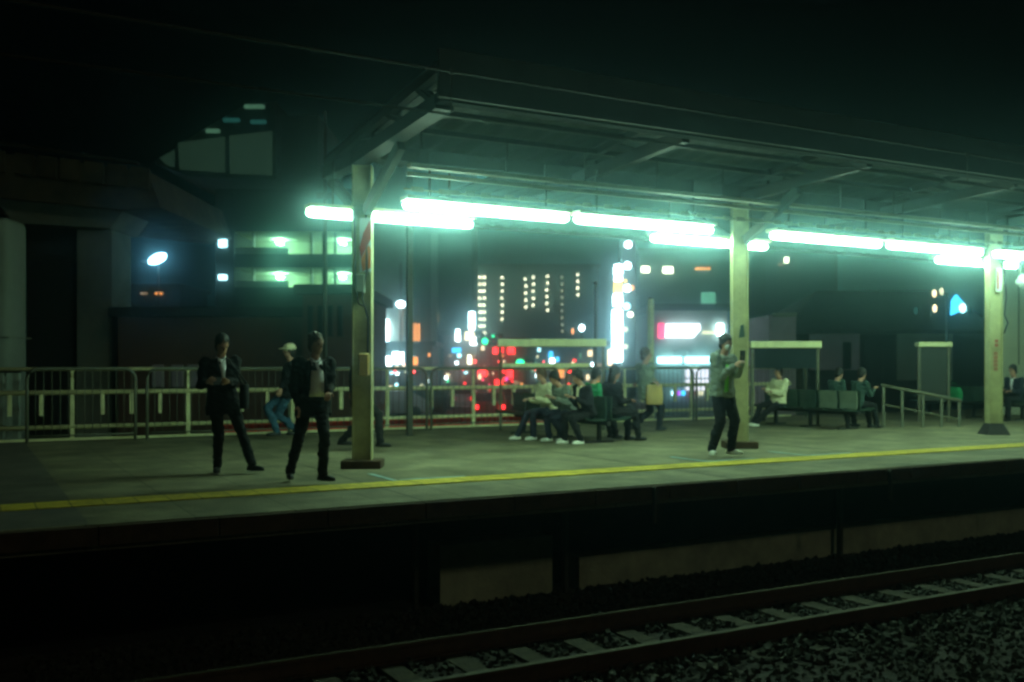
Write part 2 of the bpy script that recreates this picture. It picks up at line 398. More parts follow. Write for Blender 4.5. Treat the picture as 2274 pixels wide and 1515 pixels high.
# fittings on the columns
def rotchild(o): o.rotation_euler = (0, 0, ROT); return o
def pane(mb, name, m, par): return rotchild(mb.build(name, m, par))
pane(MB().box(-0.02, 0.13, -0.16, -0.135, 2.55, 3.25), 'sign_plate', 'mask', c1)
pane(MB().prism([(0.03, 3.05), (0.13, 3.25), (0.13, 2.98), (0.0, 2.72), (-0.02, 2.86)], -0.166, -0.161), 'sign_stripe', 'redink', c1)
pane(MB().prism([(0.0, 2.71), (0.1, 2.9), (0.13, 2.84), (0.13, 2.6), (0.02, 2.56)], -0.166, -0.161), 'sign_stripe', 'orangepaint', c1)
pane(MB().bbox(-0.06, 0.05, -0.2, -0.076, 2.28, 2.52, 0.01), 'junction_box', 'greywall', c1)
cb = MB(); cb.tube([(0.06, -0.13, 3.3), (0.08, -0.17, 2.6), (0.02, -0.18, 2.2), (0.09, -0.14, 1.95), (0.08, -0.13, 1.35)], 0.014, 6)
cb.tube([(-0.09, -0.13, 3.3), (-0.07, -0.15, 2.4), (-0.03, -0.16, 2.14), (0.05, -0.17, 2.1)], 0.011, 6)
pane(cb, 'cable', 'dark', c1)
pane(MB().bbox(-0.03, 0.11, -0.2, -0.115, 1.2, 1.5, 0.02), 'call_box', 'tan', c1)
for (z0, z1) in ((1.78, 1.83), (1.70, 1.75)): pane(MB().box(-0.03, 0.03, -0.1125, -0.1095, z0, z1), 'lettering', 'redink', c3)
lt = MB()
for k in range(5):
    z = 1.58 - k * 0.075; lt.box(-0.035, 0.035, -0.082, -0.078, z, z + 0.012); lt.box(-0.035, -0.02, -0.082, -0.078, z - 0.05, z - 0.001); lt.box(0.015, 0.03, -0.082, -0.078, z - 0.05, z - 0.001); lt.box(-0.018, 0.013, -0.082, -0.078, z - 0.03, z - 0.018)
pane(lt, 'lettering', 'redink', c3)
pane(MB().box(-0.02, 0.09, -0.14, -0.12, 2.75, 3.2), 'sign_plate', 'mask', c3)
pane(MB().box(-0.005, 0.03, -0.145, -0.1405, 2.8, 3.15), 'sign_stripe', 'redink', c3)
cb = MB(); cb.tube([(0.12, -0.13, 3.3), (0.17, -0.15, 2.7), (0.13, -0.16, 2.3), (0.2, -0.15, 2.15), (0.13, -0.14, 1.95)], 0.014, 6)
pane(cb, 'cable', 'dark', c3)
pane(MB().prism([(-0.03, 1.78), (0.0, 1.98), (0.05, 2.0), (0.07, 1.8)], -0.082, -0.078), 'poster', 'teal', c2)

rf = thing('platform_canopy', 'long dark station canopy roof over the platform with steel rafters', 'canopy', (0, 0, 0))
RX0, RX1 = 4.45, 62
def roofz(y): return 4.62 - (y - 9.6) * 0.115 if y < 12.4 else 4.30 - (y - 12.4) * 0.03
# corrugated sheet, near wing
sh = MB(); n = 460
for (ya, yb, xa) in ((9.55, 13.6, RX0), (13.6, 18.1, 7.2)):
    v = []; f = []
    for i in range(n + 1):
        X = xa + (RX1 - xa) * (i / n) ** 1.6; zz = 0.022 * math.sin(X * 2 * math.pi / 0.30)
        za, zb = (roofz(ya), roofz(yb)) if ya < 10 else (roofz(13.6), 4.22)
        v += [(X, ya, za + zz), (X, yb, zb + zz), (X, ya, za + zz + 0.03), (X, yb, zb + zz + 0.03)]
    for i in range(n):
        a = 4 * i; f += [(a, a + 1, a + 5, a + 4), (a + 2, a + 6, a + 7, a + 3)]
    f += [(0, 2, 3, 1)]
    sh.add(v, f, True)
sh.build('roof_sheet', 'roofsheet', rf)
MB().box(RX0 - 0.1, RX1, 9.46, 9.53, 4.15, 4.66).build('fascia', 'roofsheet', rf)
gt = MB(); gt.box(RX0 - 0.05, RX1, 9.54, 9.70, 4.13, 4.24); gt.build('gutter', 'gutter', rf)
MB().box(7.2, RX1, 18.11, 18.16, 4.14, 4.27).build('rear_fascia', 'steel', rf)
for i, X in enumerate([RX0 + 0.02] + [c for c in COLX] + [COLX[0] + 3.22 + 6.44 * k for k in range(4)]):
    b = MB(); b.beam((X, 9.72, 4.17), (X, 12.34, 4.03), 0.11, 0.16); b.beam((X, 12.36, 4.03), (X, 13.55, 4.05), 0.11, 0.16)
    b.beam((X, 9.72, roofz(9.7) - 0.09), (X, 13.5, roofz(13.5) - 0.09), 0.09, 0.10)
    for yy in (9.9, 10.8, 11.7): b.beam((X, yy, 4.2), (X, yy + 0.45, roofz(yy) - 0.12), 0.05, 0.05)
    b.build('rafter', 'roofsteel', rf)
for yy in (10.3, 10.95, 11.6, 12.9):
    MB().box(RX0 + 0.1, RX1, yy, yy + 0.06, roofz(yy) - 0.10, roofz(yy) - 0.035).build('purlin', 'steel', rf)
MB().box(RX0 + 0.1, RX1, 12.26, 12.46, 4.05, 4.23).build('ridge_beam', 'steel', rf)
for X in (7.4, 33.2):
    b = MB(); b.box(X - 0.05, X + 0.05, 17.4, 17.5, 0.001, 4.2); o = b.build('rear_post', 'steel', rf)

# cable ducts with clips, both above the lamp rows
dt = thing('cable_duct', 'pale cable duct and clip rail hanging above the front row of lamps', 'cable duct')
def duct(par, y, z, x0, x1, w_, h_): MB().box(x0, x1, y - w_ / 2, y + w_ / 2, z, z + h_).build('duct', 'duct', par)
duct(dt, 11.45, 3.80, 4.85, 40, 0.12, 0.05)
duct(dt, 11.47, 3.70, 4.83, 40, 0.05, 0.05)
duct(dt, 11.5, 3.53, 4.80, 40, 0.03, 0.02)
X = 4.86
while X < 24:
    L = random.choice((0.13, 0.16, 0.28)); MB().box(X, X + L, 11.40, 11.415, 3.5, 3.56).build('clip', 'duct', dt); X += L + random.choice((0.09, 0.14, 0.22))
X = 5.0
while X < 30: MB().box(X, X + 0.02, 11.44, 11.46, 3.856, 4.25).build('hanger', 'steel', dt); X += 1.22

def lamp(x0, y, z=3.34, L=2.40, label=None, drop=None):
    t = thing('fluorescent_lamp', label, 'lamp', (x0 + L / 2, y, z), 0, 'fluorescent lamps hanging in two rows under the canopy')
    h = L / 2
    b = MB(); v = []
    for X, k in ((-h, 0.55), (-h + 0.03, 0.9), (-h + 0.07, 1), (h - 0.07, 1), (h - 0.03, 0.9), (h, 0.55)):
        v.append([(X, 0.062 * k * math.cos(a), 0.058 * k * math.sin(a)) for a in [2 * math.pi * i / 12 for i in range(12)]])
    b.rings(v, True); b.build('tube', 'lamp', t)
    MB().box(-h, h, -0.13, 0.13, 0.0605, 0.11).build('housing', 'duct', t)
    for X in (-h + 0.35, h - 0.35): MB().box(X - 0.012, X + 0.012, -0.012, 0.012, 0.111, 0.70).build('hanger', 'steel', t)
    return t
A = [(4.80, 'front row lamp nearest the left column, first from the left'), (7.32, 'second front row lamp, ending short of the middle column'),
     (10.90, 'third front row lamp, just right of the middle column'), (13.48, 'fourth front row lamp, ending beside the right column'), (16.25, 'front row lamp cut by the right edge of the view'), (18.8, 'front row lamp beyond the right edge, second from last'), (21.4, 'front row lamp farthest beyond the right edge')]
B = [(3.93, 'rear row lamp crossing behind the left column'), (9.50, 'rear row lamp crossing behind the middle column'), (16.2, 'rear row lamp crossing behind the right column')]
for X, l in A: lamp(X, 11.5, label='white ' + l)
for X, l in B: lamp(X, 12.68, label='white ' + l)

# overhead wires above the near track
ow = thing('overhead_line', 'pair of thin overhead wires with droppers strung above the near track', 'overhead wire', (0, 7.64, 0))
MB().tube([(-20, 0, 3.47), (75, 0, 3.47)], 0.011, 6).build('contact_wire', 'steel', ow)
pts = []
for k in range(40):
    X = -20 + 95 * k / 39; u = ((X - 22) / 45); pts.append((X, 0, 3.80 + 0.22 * u * u))
MB().tube(pts, 0.011, 6).build('messenger_wire', 'steel', ow)
for X in (-3.2, 3.62, 10.3, 17, 24, 31):
    u = (X - 22) / 45; d = MB().tube([(X, 0, 3.48), (X, 0, 3.80 + 0.22 * u * u)], 0.006, 5); d.ell((X, 0, 3.80 + .22 * u * u), 0.03, 0.02, 0.03); d.build('dropper', 'steel', ow)

# ---------------------------------------------------------------- fences
def pale_fence(x0, x1, y, label):
    t = thing('guard_fence', label, 'fence', (x0, y, 0)); L = x1 - x0
    for z, r_, dx in ((1.27, 0.035, 1.5), (0.855, 0.045, 0), (0.24, 0.04, 0)):
        MB().tube([(dx, 0, z), (L, 0, z)], r_, 8).build('rail', 'fencepale', t)
    MB().box(0, L, -0.03, 0.03, 0.002, 0.045).build('kerb_rail', 'fencepale', t)
    k = 0; X = 0.1; p0 = None
    while X < L:
        long_ = k % 4 == 2
        MB().box(X - 0.035, X + 0.035, -0.03, 0.03, 0.046 if long_ else 0.45, 0.82 if not long_ else 0.815).build('post', 'fencepale', t)
        if long_ and X > 1.5: MB().box(X - 0.025, X + 0.025, -0.02, 0.02, 0.895, 1.24).build('post', 'fencepale', t)
        X += 0.50; k += 1
    return t
pale_fence(-1.4, 19.0, 19.35, 'long pale yellow pipe fence along the back of the platform')
bd = MB(); X = 4.3
while X < 13: bd.box(X, X + 0.11, 19.62, 19.66, 0.002, 0.20); X += 0.135
bd.box(4.3, 13, 19.661, 19.69, 0.002, 0.15)
tag(bd.build('red_lit_board', 'tailglow_red'), 'low slatted board with red tail light glow in its colour behind the pale fence', 'kick board')  # red of the tail lights put into the board's colour

def bar_railing(x0, L, y, label, mt='railing'):
    t = thing('bar_railing', label, 'railing', (x0, y, 0), 0, 'thin barred railings in front of the pale fence')
    f = MB(); zt, r0 = 1.28, 0.18
    pts = [(0, 0, 0.002), (0, 0, zt - r0)] + [(r0 - r0 * math.cos(a), 0, zt - r0 + r0 * math.sin(a)) for a in [R(22), R(45), R(68)]] + [(r0, 0, zt), (L - r0, 0, zt)]
    pts += [(L - r0 + r0 * math.sin(a), 0, zt - r0 + r0 * math.cos(a)) for a in [R(22), R(45), R(68)]] + [(L, 0, zt - r0), (L, 0, 0.002)]
    f.tube(pts, 0.028, 8); f.tube([(0, 0, 0.12), (L, 0, 0.12)], 0.015, 6); f.build('frame', mt, t)
    b = MB(); X = 0.13
    while X < L - 0.05: b.tube([(X, 0, 0.12), (X, 0, zt)], 0.006, 5); X += 0.13
    b.build('bars', mt, t)
    return t
bar_railing(0.95, 1.75, 18.9, 'barred railing with rounded corners, behind the leftmost man in a suit on his left')
bar_railing(2.9, 2.6, 18.9, 'barred railing with rounded corners, between the two men in black suits')
bar_railing(5.7, 2.7, 18.9, 'barred railing with rounded corners, seen on both sides of the left column')
bar_railing(8.5, 3.1, 18.9, 'barred railing with rounded corners, behind the seated group on the left bench')
bar_railing(11.8, 3.6, 18.9, 'barred railing with rounded corners, behind the walker with the tan bag')
bar_railing(15.5, 3.6, 18.9, 'barred railing with rounded corners, behind the right bench')
# dark end post pair on the far left
t = thing('gate_post', 'pair of thick pale posts with a dark cap at the left edge behind the platform', 'post', at(28, 18.2), ROT)
for x0 in (-0.26, 0.02): MB().box(x0, x0 + 0.11, -0.05, 0.05, 0.002, 1.2).build('post', 'greywall', t)
MB().box(-0.30, 0.16, -0.06, 0.06, 1.202, 1.3).build('cap', 'dark', t)
# stairwell handrail on the right
t = thing('stair_handrail', 'sloping pale handrail going down beside the right bench', 'handrail', at(1957, 21.5), ROT)
f = MB(); f.tube([(0, 0, 0.91), (1.72, 0, 0.57)], 0.035, 8); f.build('rail', 'steel2', t); MB().tube([(0, 0, 0.50), (1.72, 0, 0.16)], 0.02, 8).build('rail', 'steel2', t)
for X in (0.05, 0.45, 0.9, 1.3, 1.68): MB().box(X - 0.025, X + 0.025, -0.02, 0.02, 0.002, 0.88 - 0.2 * X).build('post', 'railing', t)

# notice-board frames with pale tops
def board(pxa, pxb, ytop, hbeam, d, label, pan='glass', low=None):
    t = thing('notice_board', label, 'notice board', at((pxa + pxb) / 2, d), ROT, 'notice boards along the back of the platform')
    hw = (pxb - pxa) / 2 / F * d; z1 = zof(ytop, d); z0 = z1 - hbeam
    MB().bbox(-hw, hw, -0.12, 0.12, z0, z1, 0.015).build('top_beam', 'fencepale', t)
    for s_ in (-1, 1): MB().box(s_ * (hw - 0.06) - 0.028, s_ * (hw - 0.06) + 0.028, -0.03, 0.03, 0.002, z0 - 0.002).build('post', 'steel2', t)
    zl = low if low is not None else z0 - 0.45
    if pan: MB().box(-hw + 0.1, hw - 0.1, -0.012, 0.012, zl, z0 - 0.003).build('panel', pan, t)
    else: MB().box(-hw + 0.1, hw - 0.35, -0.03, 0.03, z0 - 0.42, z0 - 0.34).build('lower_rail', 'fencepale', t)
    return t
board(1105, 1346, 753, 0.16, 20.5, 'wide notice board with a pale glowing top behind the seated group', None)
board(1664, 1822, 758, 0.15, 22.0, 'notice board with a pale top right of the middle column')
board(2035, 2112, 760, 0.11, 23.5, 'small notice board with a pale top left of the right column', 'darkwall', 0.5)

# ---------------------------------------------------------------- benches (rows run away from the track)
def bench(X, Y0, nseat, label, pale=()):
    t = thing('platform_bench', label, 'bench', (X, Y0, 0), 0, 'dark double sided benches on the platform')
    L = nseat * 0.56
    MB().box(-0.04, 0.04, 0.05, L - 0.05, 0.31, 0.37).build('beam', 'dark', t)
    for k in range(nseat):
        for sx in (-1, 1):
            y = k * 0.56 + 0.04
            b = MB(); v = []
            for (x, z) in ((0.05, 0.40), (0.15, 0.385), (0.35, 0.39), (0.47, 0.43)):
                v.append([(sx * x, y, z), (sx * x, y + 0.48, z), (sx * x, y + 0.48, z + 0.025), (sx * x, y, z + 0.025)])
            b.rings(v, False); b.build('seat', 'benchseat', t)
            b = MB(); v = []
            for (x, z) in ((0.05, 0.43), (0.035, 0.55), (0.06, 0.80)):
                v.append([(sx * x, y + 0.01, z), (sx * x, y + 0.47, z), (sx * (x + 0.022), y + 0.47, z), (sx * (x + 0.022), y + 0.01, z)])
            b.rings(v, False); b.build('backrest', 'benchpale' if (k, sx) in pale else 'benchseat', t)
    for y in (0.35, L / 2, L - 0.35):
        lg = MB(); lg.box(-0.03, 0.03, y - 0.03, y + 0.03, 0.03, 0.308); lg.box(-0.28, 0.28, y - 0.035, y + 0.035, 0.002, 0.029); lg.build('leg', 'dark', t)
    return t
bench(9.66, 14.05, 6, 'dark bench crowded with seated people left of the middle column')
bench(16.2, 14.5, 5, 'dark bench right of the middle column where a person in cream sits', pale=((1, -1), (0, -1)))
bench(22.6, 14.9, 6, 'dark bench at the right edge with a man in a suit', pale=())

# ---------------------------------------------------------------- people
def ik(a, b, l1, l2, hint):
    a, b = Vector(a), Vector(b); d = b - a; D = d.length
    D2 = min(D, (l1 + l2) * 0.998); D2 = max(D2, abs(l1 - l2) + 0.02); dn = d.normalized(); b = a + dn * D2
    x = (l1 * l1 - l2 * l2 + D2 * D2) / (2 * D2); h = math.sqrt(max(0, l1 * l1 - x * x))
    hv = Vector(hint); hv = hv - dn * hv.dot(dn)
    if hv.length < 1e-4: hv = Vector((0, -1, 0))
    return a + dn * x + hv.normalized() * h, b
def hand(mb, wr, d, nrm, s, curl=0.5, thumbside=1):
    d = Vector(d).normalized(); nrm = Vector(nrm); nrm = (nrm - d * nrm.dot(d)).normalized(); sd = d.cross(nrm)
    pc = Vector(wr) + d * 0.045 * s
    mt = Matrix((sd, nrm, d)).transposed()
    mb.ell(pc, 0.039 * s, 0.016 * s, 0.05 * s, mt)
    for k, (o_, L) in enumerate(((-0.03, 0.068), (-0.010, 0.078), (0.010, 0.072), (0.029, 0.056))):
        p = pc + sd * o_ * s + d * 0.036 * s
        a1 = curl * (0.75 + 0.1 * k); d1 = d * math.cos(a1) + nrm * math.sin(a1)
        q = p + d1 * L * 0.5 * s; a2 = a1 + curl * 1.1; d2 = d * math.cos(a2) + nrm * math.sin(a2)
        q2 = q + d2 * L * 0.5 * s
        mb.caps(p, q, 0.0098 * s, 0.009 * s, 8); mb.caps(q, q2, 0.009 * s, 0.0078 * s, 8)
    p = pc - sd * 0.03 * s * thumbside - d * 0.02 * s; q = p + (-sd * 0.8 * thumbside + d * 0.5 + nrm * 0.4).normalized() * 0.036 * s
    mb.caps(p, q, 0.013 * s, 0.011 * s, 8); mb.caps(q, q + (d * 0.8 + nrm * 0.5).normalized() * 0.03 * s, 0.011 * s, 0.009 * s, 8)
def frame(fwd, up):
    up = Vector(up).normalized(); f = Vector(fwd); f = (f - up * f.dot(up)).normalized(); r = f.cross(up)
    return r, f, up
def fold(o, amp, fr):
    from mathutils import noise
    me = o.data; co_ = [v.co.copy() for v in me.vertices]; nn = [v.normal.copy() for v in me.vertices]
    for v, c, n_ in zip(me.vertices, co_, nn):
        q = Vector((c.x * fr, c.y * fr, c.z * fr * 1.6 + c.x * fr * 0.5))
        v.co = c + n_ * amp * (abs(noise.noise(q)) * 1.6 - 0.4 + 0.5 * noise.noise(q * 2.3))
    me.update(); return o
def person(px0, d, Hh, label, P, cl):
    """P holds joints given as (photo x, photo y, metres nearer(-)/farther(+)) for a figure d metres away."""
    sc = F / d; s = Hh / 1.72
    root = thing('person', label, 'person', at(px0, d), ROT)
    def L(p): return Vector(((p[0] - px0) / sc, p[2] if len(p) > 2 else 0.0, H + (810 - p[1]) / sc))
    pel = L(P['pelvis']); neck = L(P['neck'])
    fa = R(P.get('face', 0)); fwd = Vector((math.sin(fa), -math.cos(fa), 0))   # 0 faces the camera, 90 faces right
    spine = neck - pel; r_, f_, u_ = frame(fwd, spine)
    sl = 0.50 * s; neck = pel + u_ * sl if P.get('keep', True) else neck
    hf = R(P.get('hface', P.get('face', 0))); hfw = Vector((math.sin(hf), -math.cos(hf), -math.tan(R(P.get('nod', 0)))))
    hup = (Vector((0, 0, 1)) + Vector((math.sin(hf), -math.cos(hf), 0)) * math.sin(R(P.get('nod', 0))) + u_ * 0.5).normalized()
    hr, hff, hu = frame(hfw, hup)
    hm = Matrix((hr, hff, hu)).transposed()
    hc = neck + hu * 0.165 * s + hff * 0.025 * s
    sh = {k: neck - u_ * 0.055 * s + r_ * (0.18 * s) * g for k, g in (('L', 1), ('R', -1))}
    hp = {k: pel + r_ * 0.085 * s * g - u_ * 0.02 * s for k, g in (('L', 1), ('R', -1))}
    el = {}; wr = {}; kn = {}; an = {}
    for k in 'LR':
        el[k], wr[k] = ik(sh[k], L(P['hand' + k]), 0.28 * s, 0.25 * s, P.get('elh', Vector((0, 0, -1)) - f_ * 0.4 + r_ * (-0.22 if k == 'R' else 0.22)))
        kn[k], an[k] = ik(hp[k], L(P['foot' + k]) + Vector((0, 0, 0.085 * s)), 0.43 * s, 0.42 * s, P.get('knh' + k, f_))
    td = {k: (lambda a: Vector((math.sin(a), -math.cos(a), 0)))(R(P.get('toe' + k, P.get('face', 0)))) for k in 'LR'}
    # ---- body: one skinned surface
    b = MB()
    mt = Matrix((r_, f_, u_)).transposed()
    def ring(h, rx, ry, off=0.0, n=14):
        c = pel + u_ * h * s + f_ * off * s
        return [c + r_ * rx * s * math.cos(2 * math.pi * i / n) + f_ * ry * s * math.sin(2 * math.pi * i / n) for i in range(n)]
    b.rings([ring(-0.10, 0.10, 0.07), ring(-0.05, 0.155, 0.10), ring(0.03, 0.155, 0.10), ring(0.16, 0.13, 0.09), ring(0.30, 0.155, 0.105), ring(0.40, 0.165, 0.10), ring(0.46, 0.13, 0.075), ring(0.50, 0.06, 0.055)])
    b.caps(neck - u_ * 0.04 * s, hc - hu * 0.04 * s, 0.056 * s, 0.05 * s)
    b.ell(hc + hu * 0.02 * s - hff * 0.01 * s, 0.074 * s, 0.095 * s, 0.10 * s, hm, 16, 12)
    b.ell(hc - hu * 0.045 * s + hff * 0.022 * s, 0.055 * s, 0.062 * s, 0.07 * s, hm)
    b.ell(hc - hu * 0.01 * s + hff * 0.092 * s, 0.012 * s, 0.020 * s, 0.024 * s, hm)
    b.ell(hc + hu * 0.022 * s + hff * 0.074 * s, 0.048 * s, 0.014 * s, 0.010 * s, hm)
    b.ell(hc - hu * 0.052 * s + hff * 0.078 * s, 0.024 * s, 0.012 * s, 0.010 * s, hm)
    for g in (-1, 1): b.ell(hc + hr * 0.074 * s * g - hff * 0.008 * s, 0.010 * s, 0.018 * s, 0.030 * s, hm)
    for k in 'LR':
        b.caps(sh[k], el[k], 0.048 * s, 0.037 * s); b.caps(el[k], wr[k], 0.037 * s, 0.025 * s)
        fd = (wr[k] - el[k]).normalized()
        hd = fd * 0.7 + Vector(P.get('hd' + k, fd))
        hand(b, wr[k], hd, Vector(P.get('hn' + k, (0, 0, -1))) + f_ * 0.2, s, P.get('curl', 0.6), 1 if k == 'L' else -1)
        b.caps(hp[k], kn[k], 0.075 * s, 0.052 * s); b.caps(kn[k], an[k], 0.052 * s, 0.036 * s)
        b.caps(an[k] - Vector((0, 0, 0.045 * s)), an[k] - Vector((0, 0, 0.05 * s)) + td[k] * 0.13 * s, 0.032 * s, 0.026 * s)
    b.build('body', 'skin', root, voxel=0.0075)
    # eyes, hair
    e = MB()
    for g in (-1, 1): e.ell(hc + hu * 0.008 * s + hff * 0.080 * s + hr * 0.030 * s * g, 0.013 * s, 0.008 * s, 0.007 * s, hm)
    e.build('eyes', 'hair', root)
    hh = MB()
    hh.ell(hc + hu * 0.045 * s - hff * 0.024 * s, 0.086 * s, 0.100 * s, 0.092 * s, hm, 16, 12)
    hh.ell(hc - hu * 0.02 * s - hff * 0.052 * s, 0.078 * s, 0.058 * s, 0.085 * s, hm)
    for g in (-1, 1): hh.ell(hc + hr * 0.072 * s * g + hu * 0.02 * s - hff * 0.01 * s, 0.017 * s, 0.036 * s, 0.05 * s, hm)
    rr = random.Random(int(px0))
    for q in range(16):
        a = rr.uniform(0, 6.28); t_ = rr.uniform(0.1, 1.2)
        dv = hm @ Vector((math.cos(a) * math.sin(t_) * 0.082, math.sin(a) * math.sin(t_) * 0.094 - 0.03, math.cos(t_) * 0.09 + 0.045)) * s
        hh.ell(hc + dv, 0.022 * s, 0.022 * s, 0.014 * s, hm, 8, 6)
    if cl.get('long'):
        hh.ell(hc - hu * 0.10 * s - hff * 0.05 * s, 0.085 * s, 0.055 * s, 0.14 * s, hm)
    fold(hh.build('hair', cl.get('hair', 'hair'), root, voxel=0.009), 0.012, 38)
    if cl.get('cap'):
        q = MB(); q.ell(hc + hu * 0.055 * s - hff * 0.01 * s, 0.094 * s, 0.112 * s, 0.088 * s, hm, 16, 12); q.ell(hc + hu * 0.045 * s + hff * 0.12 * s, 0.07 * s, 0.065 * s, 0.012 * s, hm)
        q.build('cap', cl['cap'], root, voxel=0.009)
    if cl.get('mask'):
        q = MB(); q.ell(hc - hu * 0.040 * s + hff * 0.052 * s, 0.058 * s, 0.052 * s, 0.050 * s, hm, 14, 10); q.build('face_mask', 'mask', root)
    # trousers
    q = MB()
    q.rings([ring(-0.13, 0.09, 0.08), ring(-0.06, 0.17, 0.115), ring(0.03, 0.17, 0.115), ring(0.11, 0.15, 0.105)])
    lw = cl.get('loose', 1.0)
    for k in 'LR':
        q.caps(hp[k], kn[k], 0.092 * s * lw, 0.068 * s * lw); q.caps(kn[k], an[k] + Vector((0, 0, 0.0)), 0.068 * s * lw, 0.056 * s * lw)
        mid = (kn[k] + an[k]) / 2; q.ell(an[k] + (kn[k] - an[k]) * 0.12, 0.062 * s * lw, 0.062 * s * lw, 0.03 * s); q.ell(mid - f_ * 0.02 * s, 0.06 * s * lw, 0.064 * s * lw, 0.10 * s)
    fold(q.build('trousers', cl.get('legs', 'suit'), root, voxel=0.011), 0.014, 9)
    # shoes
    for k in 'LR':
        q = MB(); a0 = an[k] - Vector((0, 0, 0.048 * s)); t_ = td[k]; sdv = Vector((-t_.y, t_.x, 0)); fm = Matrix((sdv, t_, Vector((0, 0, 1)))).transposed()
        q.ell(a0 + t_ * 0.05 * s, 0.046 * s, 0.135 * s, 0.036 * s, fm); q.ell(a0 + Vector((0, 0, 0.015)) - t_ * 0.01 * s, 0.042 * s, 0.06 * s, 0.05 * s, fm)
        q.box(0, 0.001, 0, 0.001, 0, 0.001) if False else None
        q.ell(a0 + t_ * 0.05 * s - Vector((0, 0, 0.022 * s)), 0.05 * s, 0.142 * s, 0.015 * s, fm)
        q.build('shoe', cl.get('shoes', 'blackshoe'), root, voxel=0.01)
    # upper clothes
    g1 = cl.get('bulk', 1.0)
    inner = cl.get('inner')
    q = MB()
    hem = cl.get('hem', -0.16)
    rs = [ring(hem, 0.195 * g1, 0.135 * g1), ring(-0.05, 0.19 * g1, 0.13 * g1), ring(0.03, 0.18 * g1, 0.122 * g1), ring(0.16, 0.158 * g1, 0.115 * g1), ring(0.30, 0.182 * g1, 0.128 * g1), ring(0.40, 0.195 * g1, 0.12 * g1), ring(0.455, 0.155 * g1, 0.095 * g1), ring(0.49, 0.09, 0.08)]
    if cl.get('seated'): rs = rs[1:]
    q.rings(rs)
    for k in 'LR':
        cuff = wr[k] + (el[k] - wr[k]) * (0.12 if cl.get('sleeve', 1) else 0.9)
        q.caps(sh[k], el[k], 0.072 * s * g1, 0.056 * s * g1)
        if cl.get('sleeve', 1): q.caps(el[k], cuff, 0.056 * s * g1, 0.043 * s * g1); q.ell(el[k], 0.06 * s * g1, 0.06 * s * g1, 0.055 * s * g1)
    if cl.get('coat'):
        for k in 'LR': q.caps(hp[k] + (kn[k] - hp[k]) * 0.1, hp[k] + (kn[k] - hp[k]) * 0.8, 0.13 * s, 0.12 * s)
    if cl.get('hood'): q.ell(neck - f_ * 0.07 * s, 0.10 * s, 0.08 * s, 0.07 * s, mt)
    fold(q.build('jacket' if inner else 'top', cl.get('top', 'suit'), root, voxel=0.011), 0.016, 8)
    if inner:      # shirt front shows between the open jacket fronts
        q = MB(); wv = cl.get('vwide', 0.045); lo = cl.get('vlow', 0.12)
        def fp(h, x, o_): return pel + u_ * h * s + r_ * x * s + f_ * o_ * s
        n_ = 7; v = []
        for i in range(n_):
            t_ = i / (n_ - 1); h = 0.475 - (0.475 - lo) * t_
            ww = wv * (1 - 0.9 * t_) + 0.006 if not cl.get('open') else wv * (0.8 + 0.3 * t_)
            o_ = 0.085 + 0.052 * min(1, t_ * 2.5) - 0.010 * max(0, t_ - .6)
            o_ *= g1
            v.append([fp(h, -ww, o_ - 0.03), fp(h, ww, o_ - 0.03), fp(h, ww * 0.9, o_), fp(h, 0, o_ + 0.008), fp(h, -ww * 0.9, o_)])
        q.rings(v, True); q.build('shirt', inner, root)
        q = MB()
        for g in (-1, 1):
            q.beam(fp(0.50, 0.06 * g, 0.03), fp(0.445, 0.018 * g, 0.108), 0.012, 0.035)
        q.build('collar', inner, root)
        q = MB()
        for g in (-1, 1): q.beam(fp(0.47, (wv + 0.012) * g, 0.095), fp(lo + 0.08, (wv * (0.45 if not cl.get('open') else 0.95) + 0.016) * g, 0.142 * g1), 0.012, 0.035)
        q.build('lapel', cl.get('top', 'suit'), root)
    if cl.get('stripe'):
        q = MB(); ov = (f_ * 0.35 + Vector((0, -1, 0))).normalized() * 0.158 * s; q.tube([pel + u_ * 0.36 * s + ov * 0.92, pel + u_ * 0.2 * s + ov * 0.95, pel - u_ * 0.02 * s + ov * 1.08], 0.028, 8); q.build('stripe', cl['stripe'], root)
    return dict(root=root, L=L, wr=wr, el=el, hc=hc, pel=pel, f=f_, r=r_, u=u_, s=s, px=px0, d=d)
def world_of(pr_, v): return pr_['root'].matrix_basis @ Vector(v)
def phone(pr_, v, label, tilt=40, m='dark'):
    t = thing('smartphone', label, 'phone', world_of(pr_, v), ROT)
    b = MB().bbox(-0.037, 0.037, -0.005, 0.005, -0.072, 0.072, 0.003); o = b.build('case', m, t); o.rotation_euler = (R(tilt), 0, 0)
    o2 = MB().box(-0.033, 0.033, 0.0055, 0.0065, -0.066, 0.066).build('screen', 'glass', t); o2.rotation_euler = (R(tilt), 0, 0)
    return t
